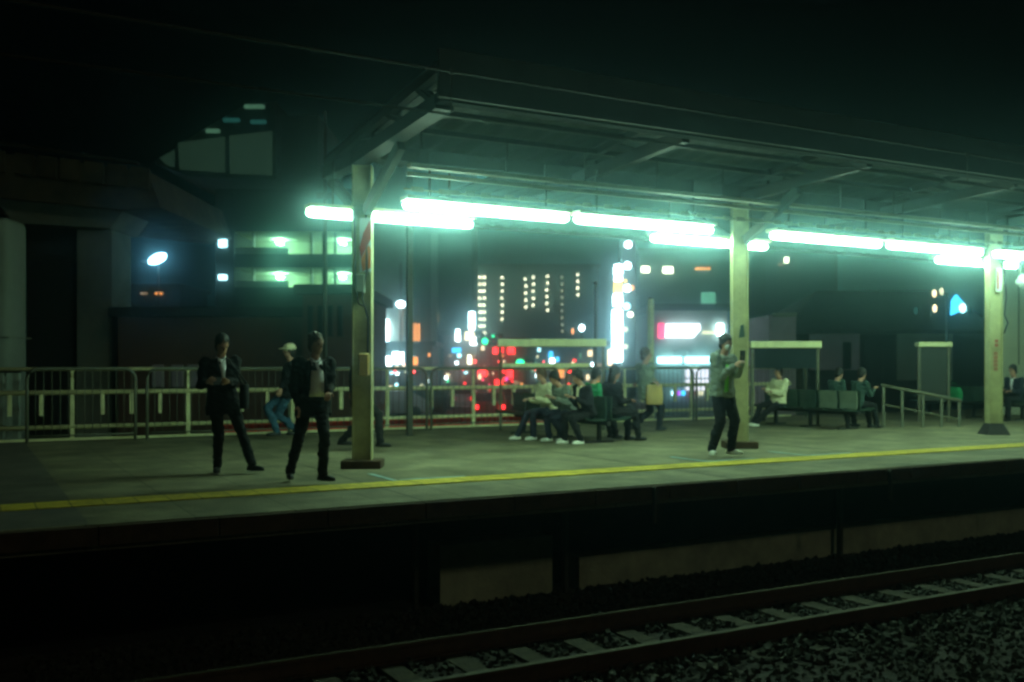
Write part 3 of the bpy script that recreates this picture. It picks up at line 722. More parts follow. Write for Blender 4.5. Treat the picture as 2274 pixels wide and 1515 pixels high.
def bag(pr_, px, py, dy, w_, h_, dpt, label, m, cat='bag', strap=None):
    v = pr_['L']((px, py, dy)); t = thing('shoulder_bag' if strap else 'tote_bag', label, cat, world_of(pr_, v), ROT)
    b = MB(); v_ = []
    for z, k in ((-h_ / 2, 0.92), (-h_ / 2 + 0.02, 1), (0, 1.03), (h_ / 2 - 0.02, 0.95), (h_ / 2, 0.85)):
        v_.append([(w_ / 2 * k * math.copysign(abs(math.cos(a)) ** 0.5, math.cos(a)), dpt / 2 * k * math.copysign(abs(math.sin(a)) ** 0.6, math.sin(a)), z) for a in [2 * math.pi * i / 16 + 0.01 for i in range(16)]])
    b.rings(v_, True); b.build('bag_body', m, t)
    q = MB()
    if strap: q.tube([(-w_ / 3, 0, h_ / 2), (strap[0], strap[1], strap[2]), (w_ / 3, 0, h_ / 2)], 0.012, 6)
    else: q.tube([(-w_ / 4, 0, h_ / 2)] + [(-w_ / 4 * math.cos(a), 0, h_ / 2 + 0.12 * math.sin(a)) for a in (0.5, 1.2, 1.57, 1.94, 2.64)] + [(w_ / 4, 0, h_ / 2)], 0.009, 6)
    q.build('handle', m, t); return t

m1 = person(500, 12.3, 1.73, 'man in a black suit with bowed head typing on a phone, feet apart',
    dict(pelvis=(494, 884), neck=(489, 794), face=28, hface=35, nod=38, handL=(478, 848, -0.30), handR=(520, 848, -0.26),
         footL=(480, 1050, 0.05), footR=(562, 1050, -0.02), toeL=10, toeR=68, hnL=(0.6, 0, 0.5), hnR=(-0.6, 0, 0.5)),
    dict(inner='shirt', vwide=0.05, vlow=0.20, legs='suit', hem=-0.20, bulk=1.08))
phone(m1, m1['L']((503, 846, -0.36)), 'dark smartphone held by the leftmost man in both hands', -50)
bag(m1, 545, 880, -0.05, 0.10, 0.30, 0.16, 'black shoulder bag at the hip of the leftmost man', 'suit', strap=(-0.22, 0, 0.5))
m2 = person(690, 11.4, 1.70, 'grey haired man in an open black suit jacket and white shirt, striding',
    dict(pelvis=(696, 892), neck=(698, 795), face=28, hface=50, nod=8, handL=(668, 900, -0.12), handR=(736, 872, -0.20),
         footL=(638, 1070, 0.12), footR=(722, 1065, -0.15), toeL=15, toeR=62),
    dict(inner='shirt', open=True, vwide=0.085, vlow=0.06, hair='hairbrown', legs='suit', hem=-0.17, bulk=1.12))
m3 = person(640, 18.0, 1.86, 'person in a pale cap and blue jeans walking behind the striding man',
    dict(pelvis=(640, 868), neck=(648, 786), face=-70, hface=-80, nod=5, handL=(628, 868, -0.2), handR=(650, 872, 0.2),
         footL=(618, 968, -0.1), footR=(655, 968, 0.15)),
    dict(top='suit', legs='jeans', cap='cream', shoes='blackshoe', bulk=1.05, hem=-0.12))
m4 = person(795, 15.4, 1.70, 'dark figure walking with long strides behind the left column',
    dict(pelvis=(797, 878), neck=(795, 805), face=85, hface=85, nod=5, handL=(775, 880, 0.2), handR=(812, 870, -0.2),
         footL=(757, 990, 0.1), footR=(846, 992, -0.1)),
    dict(top='suit', legs='suit', bulk=1.05, hem=-0.18))
m5 = person(1605, 14.5, 1.76, 'masked person in grey green jacket with lime stripe and white shoes, raising a phone',
    dict(pelvis=(1604, 866), neck=(1607, 786), face=38, hface=30, nod=14, handL=(1622, 812, -0.30), handR=(1640, 803, -0.24),
         footL=(1580, 1010, -0.02), footR=(1624, 1010, 0.02), toeL=5, toeR=58, hnL=(0.7, 0, 0.3), hnR=(-0.7, 0, 0.3)),
    dict(top='greygreen', legs='suit', shoes='whiteshoe', mask=True, stripe='lime', bulk=1.18, loose=1.12, hem=-0.10, hood=True))
phone(m5, m5['L']((1637, 790, -0.34)), 'dark smartphone raised to face height by the masked person', 10)
m6 = person(1432, 20.3, 1.90, 'person in a green top and dark trousers walking, tan bag in hand',
    dict(pelvis=(1436, 868), neck=(1430, 785), face=120, hface=95, nod=5, handL=(1418, 850, 0.2), handR=(1448, 848, -0.2),
         footL=(1408, 955, 0.1), footR=(1462, 955, -0.1)),
    dict(top='greygreen', legs='suit', hair='hairbrown', bulk=1.1))
bag(m6, 1450, 876, -0.2, 0.34, 0.40, 0.14, 'square tan shopping bag carried by the walker in green', 'tan')

def seated(px, Y, X, Hh, side, label, lean, hands, cl, feet=None, nod=15, hface=None):
    """someone sitting on a bench at world X, Y; side -1 faces left, +1 faces right"""
    d = X * C + Y * S; r = X * S - Y * C; px0 = 1137 + F * r / d; sc = F / d
    fx, fy = side * S, side * C
    def q(fw, up, sdv=0.0):   # forward, up, sideways metres -> photo style triple
        x = fx * fw + C * sdv * 1.0; y = fy * fw - S * sdv * 1.0
        return (px0 + x * sc, 810 - (up - H) * sc, y)
    face = 90 * side - math.degrees(math.atan2(C, S)) * side * -1
    face = math.degrees(math.atan2(fx, -fy))
    ft = feet or ((0.50, -0.10), (0.46, 0.12))
    P = dict(pelvis=q(0.0, 0.53), neck=q(lean, 1.0), face=face, hface=face if hface is None else hface, nod=nod,
             handL=q(*hands[0]), handR=q(*hands[1]), footL=q(ft[0][0], 0.0, ft[0][1]), footR=q(ft[1][0], 0.0, ft[1][1]),
             knhL=(fx, fy, 0.8), knhR=(fx, fy, 0.8), curl=0.5)
    cl = dict(cl); cl['seated'] = True
    # left/right of the body follows the facing side
    if side > 0: P['footL'], P['footR'] = P['footR'], P['footL']; P['handL'], P['handR'] = P['handR'], P['handL']
    return person(px0, d, Hh, label, P, cl)
seated(0, 15.50, 9.32, 1.70, -1, 'person in a cream shirt and dark jeans seated leftmost on the left bench', 0.10, ((0.38, 0.72, -0.1), (0.36, 0.74, 0.12)),
       dict(top='cream', legs='navy', shoes='whiteshoe', hair='hairbrown', bulk=1.15), feet=((0.60, -0.12), (0.42, 0.14)), nod=25)
seated(0, 14.88, 9.34, 1.68, -1, 'person in grey green leaning over navy trousers, seated second from left on the left bench', 0.20, ((0.32, 0.78, -0.1), (0.34, 0.76, 0.12)),
       dict(top='greygreen', legs='navy', shoes='whiteshoe', bulk=1.1), feet=((0.34, -0.10), (0.16, 0.12)), nod=45)
seated(0, 14.30, 9.36, 1.66, -1, 'person in black with a cream scarf hunched at the near end of the left bench', 0.12, ((0.30, 0.80, -0.1), (0.32, 0.78, 0.12)),
       dict(top='suit', inner='cream', legs='suit', shoes='whiteshoe', vwide=0.05, bulk=1.1), feet=((0.40, -0.10), (0.22, 0.12)), nod=40)
seated(0, 14.50, 9.98, 1.74, 1, 'long haired person in a long black coat seated facing right on the left bench', 0.02, ((0.30, 0.74, -0.1), (0.32, 0.72, 0.12)),
       dict(top='suit', legs='suit', long=True, coat=True, shoes='blackshoe', bulk=1.1), feet=((0.42, -0.10), (0.50, 0.12)), nod=20)
seated(0, 15.15, 9.98, 1.66, 1, 'person with a green top seated behind the long haired one', 0.05, ((0.30, 0.74, -0.1), (0.32, 0.72, 0.12)),
       dict(top='green', legs='suit', shoes='blackshoe'), nod=30)
seated(0, 16.55, 15.88, 1.70, -1, 'person in a cream top leaning back on the right bench with crossed legs', -0.06, ((0.28, 0.80, -0.1), (0.30, 0.76, 0.12)),
       dict(top='cream', legs='suit', shoes='whiteshoe', bulk=1.2), feet=((0.62, -0.1), (0.72, 0.1)), nod=25)
seated(0, 14.9, 16.52, 1.66, 1, 'person in dark clothes with a pale sleeve seated on the right bench facing right', 0.10, ((0.34, 0.88, -0.1), (0.40, 0.84, 0.12)),
       dict(top='teal', legs='suit', shoes='blackshoe'), nod=20)
seated(0, 15.5, 16.52, 1.66, 1, 'person with a green bib on the right bench, mostly hidden by backrests', 0.05, ((0.34, 0.72, -0.1), (0.30, 0.74, 0.12)),
       dict(top='teal', inner='green', vwide=0.06, legs='suit', shoes='blackshoe'), nod=35)
seated(0, 15.22, 22.3, 1.78, -1, 'man in a navy suit and white shirt seated at the right edge', 0.05, ((0.30, 0.74, -0.1), (0.34, 0.72, 0.12)),
       dict(top='navy', inner='shirt', legs='suit', vwide=0.05, vlow=0.2), nod=15)
# pale sleeve, green bag
t = thing('tote_bag', 'bright green bag on the bench left of the right column', 'bag', (22.35, 17.0, 0.43), 0)
b = MB(); v_ = []
for z, k in ((0.0, 0.9), (0.03, 1), (0.2, 1.0), (0.34, 0.75)): v_.append([(0.12 * k * math.cos(a), 0.28 * k * math.sin(a), z) for a in [2 * math.pi * i / 14 for i in range(14)]])
b.rings(v_, True); b.build('bag_body', 'green', t)
MB().tube([(0, -0.12, 0.33), (0, -0.08, 0.45), (0, 0.08, 0.45), (0, 0.12, 0.33)], 0.012, 6).build('handle', 'green', t)

# ---------------------------------------------------------------- town behind
GZ = -1.42
def bld(name, label, cat, pxa, pxb, ytop, d, deep, m, roof=None, par=0.25):
    """body squared to the view; local x right, y away, z from the street"""
    t = thing(name, label, cat, at((pxa + pxb) / 2, d, GZ), ROT)
    hw = (pxb - pxa) / 2 / F * d; hz = zof(ytop, d) - GZ
    MB().box(-hw, hw, 0, deep, 0, hz).build('wall', m, t)
    if roof == 'flat':
        MB().box(-hw - par, hw + par, -par, deep + par, hz + 0.003, hz + 0.35).build('roof', 'darkwall', t)
    t['pxc'] = (pxa + pxb) / 2; t['dd'] = d
    return t
def put(t, name, m, px, py, w_, h_, thick=0.12, off=0.0, frame_=None, shape=None):
    """a lit or dark panel fixed to the front of a building; px, py, w_, h_ in photograph pixels"""
    d = t['dd']; k = d / F; x = (px - t['pxc']) * k; z = zof(py, d) - GZ; a, b_ = w_ / 2 * k, h_ / 2 * k
    if shape: mb = MB().prism([(x + sx * a, z + sz * b_) for sx, sz in shape], -thick - off, -0.004 - off)
    else: mb = MB().bbox(x - a, x + a, -thick - off, -0.004 - off, z - b_, z + b_, min(a, b_, thick) * 0.2)
    o = mb.build(name, m, t)
    if frame_:
        f = MB(); e = frame_
        f.box(x - a - e, x + a + e, -thick * 0.6 - off, -0.003 - off, z - b_ - e, z - b_)
        f.build('sill', 'darkwall', o)
    return o
def pole_thing(name, label, cat, px, ytop, ybot, d, r0, m='steel', group=None):
    t = thing(name, label, cat, at(px, d, GZ if ybot is None else zof(ybot, d)), ROT, group)
    z = zof(ytop, d) - t.location.z
    MB().tube([(0, 0, 0), (0, 0, z)], r0, 10, r0 * 0.7).build('pole', m, t); t['dd'] = d; t['pxc'] = px
    return t, z
rnd = random.Random(3)

# elevated road on the left
va = thing('elevated_road', 'dark concrete elevated road crossing high at the left with yellowish panels', 'viaduct', at(130, 36, GZ), ROT)
def vz(py, d=36): return zof(py, d) - GZ
def vx(px, d=36): return (px - 130) * d / F
MB().prism([(vx(-160), vz(330)), (vx(350), vz(392)), (vx(378), vz(470)), (vx(300), vz(476)), (vx(-160), vz(430))], -1.0, 9).build('deck', 'deck', va)
for px in (-70, 0, 62, 112, 160, 212, 262, 312):
    y0 = 322 + (px + 160) * 0.12
    MB().prism([(vx(px + 4), vz(y0 + 4)), (vx(px + 44), vz(y0 + 9)), (vx(px + 44), vz(y0 + 54)), (vx(px + 4), vz(y0 + 49))], -1.12, -1.004).build('parapet_panel', 'deck', va)
MB().prism([(vx(-160), vz(300)), (vx(330), vz(372)), (vx(330), vz(378)), (vx(-160), vz(308))], -1.1, -0.9).build('handrail', 'steel', va)
MB().prism([(vx(48), vz(500)), (vx(258), vz(512)), (vx(300), vz(455)), (vx(0), vz(440))], -0.6, 2.0).build('pier_head', 'concretewall', va)
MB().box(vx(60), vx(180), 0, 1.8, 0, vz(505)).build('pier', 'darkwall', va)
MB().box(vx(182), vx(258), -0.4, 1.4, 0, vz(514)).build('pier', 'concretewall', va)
t = thing('concrete_pillar', 'pale rounded concrete pillar at the left edge behind the fence', 'pillar', at(0, 22.5, GZ), ROT)
b = MB(); v_ = []
for z, k in ((0, 1), (zof(505, 22.5) - GZ, 1), (zof(495, 22.5) - GZ, 0.93), (zof(489, 22.5) - GZ, 0.75)): v_.append([(-0.1 + 0.53 * k * math.copysign(abs(math.cos(a)) ** 0.4, math.cos(a)), 0.5 * k * math.copysign(abs(math.sin(a)) ** 0.4, math.sin(a)), z) for a in [2 * math.pi * i / 24 + .01 for i in range(24)]])
b.rings(v_, True); b.build('shaft', 'greywall', t)
b = MB(); b.box(-0.66, 0.46, -0.52, 0.52, zof(752, 22.5) - GZ, zof(749, 22.5) - GZ); b.build('joint', 'concretewall', t)

# glazed station hall up high
sh_ = thing('station_hall', 'glazed station hall with pale panels high behind the elevated road', 'station building', at(480, 48, GZ), ROT)
k = 48 / F
def gx(px): return (px - 480) * k
def gzz(py): return zof(py, 48) - GZ
MB().prism([(gx(340), gzz(360)), (gx(452), gzz(286)), (gx(530), gzz(240)), (gx(612), gzz(225)), (gx(615), gzz(398)), (gx(420), gzz(392))], 0, 8).build('wall', 'darkwall', sh_)
for poly in ([(356, 352), (388, 335), (388, 372), (372, 368)], [(397, 318), (500, 305), (500, 384), (400, 377)], [(510, 303), (605, 292), (605, 390), (512, 386)]):
    MB().prism([(gx(a), gzz(b)) for a, b in reversed(poly)], -0.12, -0.004).build('window', 'e_station', sh_)
for px, py, w_ in ((566, 238, 44), (474, 292, 30), (515, 268, 36), (575, 272, 34)):
    MB().bbox(gx(px - w_ / 2), gx(px + w_ / 2), -0.2, -0.005, gzz(py + 4), gzz(py - 4), 0.02).build('ceiling_light', 'e_hall' if w_ < 32 or w_ > 40 else 'e_teal', sh_)
MB().box(gx(616), gx(700), 0.8, 8, 0, gzz(246)).build('lift_tower', 'darkwall', sh_)

# parking building with two lit floors
pk = thing('parking_building', 'dark building with two green lit open floors left of the left column', 'building', at(640, 44, GZ), ROT)
pk['pxc'] = 640; pk['dd'] = 44; k = 44 / F
def kx(px): return (px - 640) * k
def kz(py): return zof(py, 44) - GZ
for y0, y1 in ((420, 514), (564, 594), (638, None)): MB().box(kx(520), kx(800), 0, 3.595, 0 if y1 is None else kz(y1), kz(y0)).build('wall', 'darkwall', pk)
MB().box(kx(478), kx(519), 0, 3.595, 0, kz(420)).build('stair_wall', 'darkwall', pk)
MB().box(kx(477), kx(801), 3.6, 3.9, 0, kz(419)).build('rear_wall', 'palewall', pk)
for y0 in (514, 594): MB().box(kx(521), kx(799), 0.05, 3.59, kz(y0) - 0.03, kz(y0) - 0.003).build('ceiling', 'palewall', pk)
for y0, y1 in ((516, 562), (597, 636)):
    for px in (590, 738):
        MB().bbox(kx(px - 5), kx(px + 5), 2.4, 3.0, kz(y0 + 9), kz(y0 + 5), 0.02).build('ceiling_lamp', 'e_bay', pk)
    for px in (560, 690, 716, 742): MB().box(kx(px - 2), kx(px + 2), 0.1, 0.4, kz(y1 + 2) , kz(y0 - 2)).build('pillar', 'frost', pk)
    MB().box(kx(522), kx(640), -0.05, 0.06, kz(y1 + 2), kz(y1 - 12)).build('balustrade', 'frost', pk)
    put(pk, 'lit_sign', 'e_cool', 496, (y0 + y1) / 2, 18, 22 if y0 < 560 else 12, 0.2)
st1, z = pole_thing('street_lamp', 'bright blue white street lamp left of the green lit building', 'street lamp', 352, 585, None, 50, 0.05, 'dark')
tm = Matrix.Rotation(R(-25), 3, 'Y')
MB().ell((0.05, -0.3, z + 0.2), 0.50, 0.3, 0.24, tm).build('lamp_head', 'e_bluewhite', st1)
MB().tube([(0, 0, z), (-0.75, -0.3, z + 0.05)], 0.06, 8).build('arm', 'steel2', st1)
br_ = bld('brown_house', 'low dark brown building with a long roof behind the men in suits', 'building', 262, 672, 705, 35, 8, 'brownwall', 'flat')
for px in (352, 395, 430): put(br_, 'window', 'purplewall', px, 835, 26, 50, 0.1, 0, 0.05)
lh = bld('low_house', 'small house with two orange lit windows beyond the brown building', 'building', 290, 400, 640, 90, 8, 'darkwall', 'flat')
for px, m_ in ((320, 'e_warmdim'), (353, 'e_orange')): put(lh, 'window', m_, px, 652, 16, 5)
t, z = pole_thing('leaning_pole', 'thin pole leaning to the right beside the elevated road pier', 'pole', 325, 712, 712, 42, 0.03)
for ch in list(t.children): bpy.data.objects.remove(ch)
MB().tube([(0, 0, 0), (-0.85, 0, 1.0)], 0.035, 6).build('pole', 'steel', t)
pf = bld('rust_red_building', 'rust coloured building with dark upright windows behind the left column', 'building', 672, 792, 655, 34, 8, 'brownwall', 'flat')
for px in (690, 712, 734, 756): put(pf, 'window', 'glass', px, 712, 11, 66, 0.1, 0, 0.04)
for px, top in ((722, 248), (1322, 628), (1445, 664)):
    t, z = pole_thing('utility_pole', {722: 'tall thin utility pole rising left of the left column', 1322: 'thin pole standing behind the wide notice board', 1445: 'pale pole standing behind the walker in green'}[px], 'pole', px, top, None, 27 if px != 722 else 24, 0.06 if px != 1445 else 0.12, 'steel' if px != 1445 else 'fencepale')
    if px == 722: MB().box(-0.2, 0.2, -0.03, 0.03, z - 2.1, z - 1.95).build('cross_arm', 'steel', t)
    else: MB().ell((0, 0, z), 0.07, 0.07, 0.05).build('cap', 'steel', t)

tw = bld('office_tower', 'tall grey tower with a lamp lit brown edge right of the left column', 'building', 826, 900, 330, 78, 14, 'greywall', 'flat')
put(tw, 'lit_edge', 'e_warmdim', 891, 735, 9, 100, 0.3); put(tw, 'brown_edge', 'brownwall', 891, 630, 6, 90, 0.3)  # lamp light on the lower edge put in as emission
for j in range(3): put(tw, 'lit_sign', 'e_white', 828 + j * 15, 735, 11, 50, 0.6)
t2 = bld('narrow_tower', 'dark tower with orange lit upright fins at its foot', 'building', 902, 1048, 380, 84, 14, 'darkwall', 'flat')
for j in range(4): put(t2, 'lit_fin', 'e_orange', 911 + j * 6.6, 752, 3.6, 66, 0.4); put(t2, 'fin', 'brownwall', 911 + j * 6.6, 690, 3.6, 54, 0.4)  # uplight on the lower fins put in as emission
put(t2, 'pilaster', 'greywall', 965, 640, 16, 240, 0.4); put(t2, 'window', 'e_windim', 971, 705, 5, 22, 0.2); put(t2, 'window', 'e_green', 968, 742, 8, 22, 0.2)
t, z = pole_thing('street_lamp', 'round white street lamp glowing against the grey tower', 'street lamp', 890, 682, None, 55, 0.07)
MB().ell((0, 0, z + 0.15), 0.26, 0.26, 0.2).build('lamp_head', 'e_white', t)

# apartment tower with columns of lit landings
ap = bld('apartment_tower', 'dark apartment tower with upright columns of small lit windows', 'building', 1050, 1330, 592, 150, 16, 'darkwall', 'flat')
cnt = 0
for px, y0, y1, st_, m_, n2 in ((1066, 616, 742, 15.5, 'e_win', 2), (1115, 616, 716, 15.5, 'e_win', 1), (1167, 620, 682, 15.5, 'e_win', 1), (1184, 616, 690, 15.5, 'e_win', 1), (1215, 614, 702, 15, 'e_win', 1), (1248, 616, 738, 15, 'e_windim', 1), (1282, 610, 656, 15, 'e_win', 1)):
    y = y0
    while y <= y1:
        for j in range(n2): put(ap, 'window', m_, px + j * 9 + rnd.uniform(-1, 1), y, 4.6 if n2 == 1 else 6, 5.5, 0.3)
        y += st_
# shops and street lights low down
s1 = bld('shop_building', 'dark shop building with white and blue lights behind the pale fence', 'building', 818, 960, 770, 66, 8, 'darkwall', 'flat')
for px, py, w_, h_, m_ in ((836, 806, 22, 26, 'e_white'), (861, 802, 16, 20, 'e_white'), (884, 795, 24, 26, 'e_white'), (834, 826, 20, 10, 'e_cool'), (845, 824, 8, 8, 'e_red'), (897, 810, 6, 6, 'e_red'), (920, 802, 16, 18, 'e_orange')):
    put(s1, 'shop_sign', m_, px, py, w_, h_)
s2 = bld('shop_building', 'narrow shop building with a tall white sign right of the orange fins', 'building', 985, 1062, 745, 72, 8, 'brownwall', 'flat')
for px, py, w_, h_, m_ in ((1048, 713, 13, 40, 'e_white'), (1017, 745, 9, 26, 'e_white'), (1043, 746, 22, 20, 'e_warm'), (1052, 758, 14, 16, 'e_white'), (1014, 778, 20, 10, 'e_blue'), (1043, 799, 8, 20, 'e_win'), (1000, 790, 8, 6, 'e_warmdim'), (1020, 790, 8, 8, 'e_cool')):
    put(s2, 'shop_sign', m_, px, py, w_, h_, 0.3)
s3 = bld('red_neon_shop', 'shop building covered with red neon signs behind the pale fence', 'building', 1064, 1170, 762, 70, 8, 'brownwall', 'flat')
for px, py, w_, h_, m_ in ((1100, 779, 10, 14, 'e_red'), (1113, 776, 9, 16, 'e_red'), (1135, 779, 16, 15, 'e_red'), (1040 + 32, 773, 6, 10, 'e_warm'), (1042 + 30, 820, 14, 8, 'e_red'), (1072, 830, 22, 12, 'e_red'), (1132, 828, 14, 26, 'e_red'), (1125, 842, 6, 8, 'e_violet'), (1066, 836, 8, 12, 'e_warm'), (1108, 850, 18, 14, 'e_red'), (1120, 862, 16, 16, 'e_orange'), (1094, 862, 12, 12, 'e_red'), (1145, 850, 12, 8, 'e_warmdim')):
    put(s3, 'neon_sign', m_, px, py, w_, h_, 0.3)
s4 = bld('shop_building', 'row of dim shops with blue and white lights behind the wide notice board', 'building', 1172, 1345, 768, 74, 8, 'darkwall', 'flat')
for px, py, w_, h_, m_ in ((1197, 777, 6, 9, 'e_cool'), (1223, 788, 9, 15, 'e_blue'), (1226, 803, 10, 13, 'e_white'), (1238, 798, 7, 10, 'e_blue'), (1204, 804, 8, 8, 'e_teal'), (1186, 806, 10, 8, 'e_green'), (1186, 822, 14, 10, 'e_green'), (1242, 828, 22, 22, 'e_orange'), (1310, 785, 10, 14, 'e_warm'), (1304, 838, 7, 12, 'e_warm'), (1290, 790, 5, 12, 'e_green'), (1330, 815, 20, 16, 'e_warmdim'), (1262, 822, 12, 10, 'e_warmdim')):
    put(s4, 'shop_sign', m_, px, py, w_, h_, 0.3)
rl = random.Random(11)
for bt, xa, xb in ((s1, 824, 955), (s2, 990, 1058), (s3, 1068, 1166), (s4, 1176, 1340)):
    for q in range(26 if bt is not s2 else 14):
        m_ = rl.choice(('e_white', 'e_warm', 'e_red', 'e_red', 'e_orange', 'e_cool', 'e_warmdim', 'e_windim', 'e_greenb') if bt is not s3 else ('e_red', 'e_red', 'e_orange', 'e_warm', 'e_pink', 'e_warmdim'))
        put(bt, 'lit_sign', m_, rl.uniform(xa, xb), rl.triangular(778, 885, 830), rl.uniform(3, 7), rl.uniform(3, 9), rl.uniform(0.1, 0.6), 0.1 + q * 0.02)
    for q in range(5): put(bt, 'window', 'glass', xa + (q + 0.5) * (xb - xa) / 5, 862, (xb - xa) / 7, 26, 0.05)
t, z = pole_thing('street_lamp', 'small white street lamp above the wide notice board', 'street lamp', 1292, 732, None, 60, 0.05)
MB().ell((0, 0, z + 0.1), 0.17, 0.14, 0.2).build('lamp_head', 'e_white', t); MB().ell((-0.55, 0, z - 0.1), 0.08, 0.08, 0.2).build('small_lamp', 'e_orange', t)
def traffic(px, py, d, label, r_=0.17):
    t, z = pole_thing('traffic_light', label, 'traffic light', px + 14, py - 8, None, d, 0.06, 'dark', 'traffic lights over the road')
    k = d / F; x = -14 * k
    MB().bbox(x - 0.25, x + 0.75, -0.15, 0.15, z - 0.40 - 0.25, z - 0.40 + 0.25, 0.04).build('signal_box', 'dark', t)
    MB().ell((x, -0.18, z - 0.40), r_, 0.08, r_).build('green_lens', 'e_greenb', t)
    MB().ell((x + 0.28, -0.17, z - 0.40), 0.1, 0.03, 0.1).build('amber_lens', 'orangepaint', t); MB().ell((x + 0.54, -0.17, z - 0.40), 0.1, 0.03, 0.1).build('red_lens', 'redink', t)
traffic(1155, 798, 50, 'green traffic light right of the red neon signs', 0.22)
traffic(1077, 752, 62, 'green traffic light above the red neon signs', 0.20)
traffic(1094, 744, 70, 'small farther green traffic light above the red neon signs', 0.14)

# tall lit sign tower
sg = thing('sign_tower', 'tall narrow tower of stacked white and yellow lit signs with round lamps', 'sign tower', at(1384, 45, GZ), ROT)
k = 45 / F
def tx(px): return (px - 1384) * k
def tz(py): return zof(py, 45) - GZ
MB().box(tx(1380), tx(1412), 0, 1.2, 0, tz(532)).build('frame', 'darkwall', sg)
for (y0, y1, xa, xb, m_) in ((588, 612, 1364, 1381, 'e_white'), (614, 624, 1364, 1381, 'e_white'), (626, 651, 1363, 1381, 'e_yellow'), (653, 680, 1362, 1381, 'e_white'), (688, 804, 1360, 1381, 'e_white'), (776, 812, 1350, 1359, 'e_warm')):
    MB().bbox(tx(xa), tx(xb), -0.25, 0.2, tz(y1), tz(y0), 0.04).build('sign_panel', m_, sg)
for px, py, r_, m_ in ((1394, 544, 8, 'e_white'), (1393, 591, 8, 'e_white'), (1392, 641, 8, 'e_white'), (1391, 681, 8, 'e_cool'), (1399, 699, 6, 'e_win'), (1402, 640, 6, 'e_orange'), (1388, 625, 4, 'e_yellow'), (1388, 732, 6, 'e_windim'), (1388, 770, 6, 'e_windim')):
    MB().ell((tx(px), -0.15, tz(py)), r_ * k, 0.12, r_ * k).build('round_lamp', m_, sg)
# store with a lit sign
sr = bld('convenience_store', 'grey walled store with a red and white lit sign and bright shopfront', 'store', 1452, 1615, 690, 52, 10, 'greywall', 'flat')
put(sr, 'lit_sign', 'e_shop', 1514, 735, 78, 30, 0.35, 0, None, [(-0.95, -1), (0.6, -1), (1, 0.2), (0.95, 1), (-0.9, 1)])
put(sr, 'sign_end', 'e_pink', 1467, 735, 13, 34, 0.33)
put(sr, 'lit_canopy', 'e_cool', 1484, 800, 50, 15, 0.8, 0, None); put(sr, 'lit_canopy', 'e_cool', 1548, 800, 56, 15, 0.8, 0, None)
for j in range(3):
    for i in range(2): put(sr, 'shop_window', 'e_pale', 1529 + j * 18, 827 + i * 28, 15, 25, 0.1, 0, 0.03)
for px, m_ in ((1495, 'e_cool'), (1505, 'e_violet'), (1515, 'e_blue'), (1535, 'e_pink'), (1555, 'e_windim')): put(sr, 'poster', m_, px, 873, 10, 10, 0.15, 0.12)
put(sr, 'lit_window', 'e_white', 1598, 733, 12, 26, 0.3); put(sr, 'ledge_light', 'e_windim', 1572, 739, 26, 7, 0.3)
for px in (1498, 1530): put(sr, 'ventilator', 'greywall', px, 785, 12, 12, 0.5)
bb = bld('back_building', 'tall dark building with a green lit window behind the store', 'building', 1420, 1700, 560, 95, 14, 'darkwall', 'flat')
for px, py, w_, h_, m_ in ((1433, 599, 18, 14, 'e_win'), (1483, 600, 22, 14, 'e_win'), (1560, 597, 34, 6, 'e_orange'), (1572, 663, 32, 28, 'e_green'), (1573, 700, 30, 8, 'e_teal')): put(bb, 'window', m_, px, py, w_, h_, 0.2)
# right: large roof, walls, signs
bh = bld('far_block', 'far dark building with one bright window right of the middle column', 'building', 1700, 1860, 560, 100, 10, 'darkwall', 'flat')
put(bh, 'window', 'e_win', 1746, 578, 9, 12, 0.2); put(bh, 'window', 'e_warmdim', 1733, 588, 12, 6, 0.2)
hr_ = thing('hip_roof_hall', 'broad dark hip roofed hall behind the right bench', 'building', at(1990, 42, GZ), ROT)
k = 42 / F
def hx(px): return (px - 1990) * k
def hz(py): return zof(py, 42) - GZ
MB().box(hx(1750), hx(2200), 0, 9, 0, hz(732)).build('wall', 'darkwall', hr_)
b = MB(); zt = hz(632); zb = hz(734)
b.add([(hx(1742), -0.8, zb), (hx(2210), -0.8, zb), (hx(2210), 9.5, zb), (hx(1742), 9.5, zb), (hx(1870), 3.5, zt), (hx(2160), 3.5, zt), (hx(1742), -0.8, zb - .15), (hx(2210), -0.8, zb - .15), (hx(2210), 9.5, zb - .15), (hx(1742), 9.5, zb - .15)],
      [(0, 1, 5, 4), (1, 2, 5), (2, 3, 4, 5), (3, 0, 4), (6, 9, 8, 7), (0, 6, 7, 1), (1, 7, 8, 2), (2, 8, 9, 3), (3, 9, 6, 0)])
b.build('roof', 'tile', hr_)
hr_['dd'] = 42; hr_['pxc'] = 1990
put(hr_, 'wall_panel', 'purplewall', 1852, 780, 112, 84, 0.1); put(hr_, 'wall_panel', 'greywall', 2052, 790, 124, 110, 0.1)
put(hr_, 'window', 'glass', 1878, 790, 18, 60, 0.12, 0.11); put(hr_, 'window', 'glass', 2075, 830, 22, 60, 0.12, 0.11); put(hr_, 'door', 'darkwall', 1940, 800, 40, 90, 0.12)
t = bld('annex', 'small mauve annex with a slanted awning left of the hip roofed hall', 'building', 1708, 1768, 700, 36, 4, 'purplewall')
put(t, 'awning', 'greywall', 1738, 700, 46, 8, 0.5)
rs_ = thing('roadside_sign', 'blue lit sign and two orange lamps above the hip roofed hall', 'sign', at(2100, 36, GZ), ROT); k = 36 / F
def rx_(px): return (px - 2100) * k
def rz_(py): return zof(py, 36) - GZ
MB().tube([(rx_(2108), 0.2, 0), (rx_(2108), 0.2, rz_(650))], 0.05, 8).build('pole', 'steel', rs_)
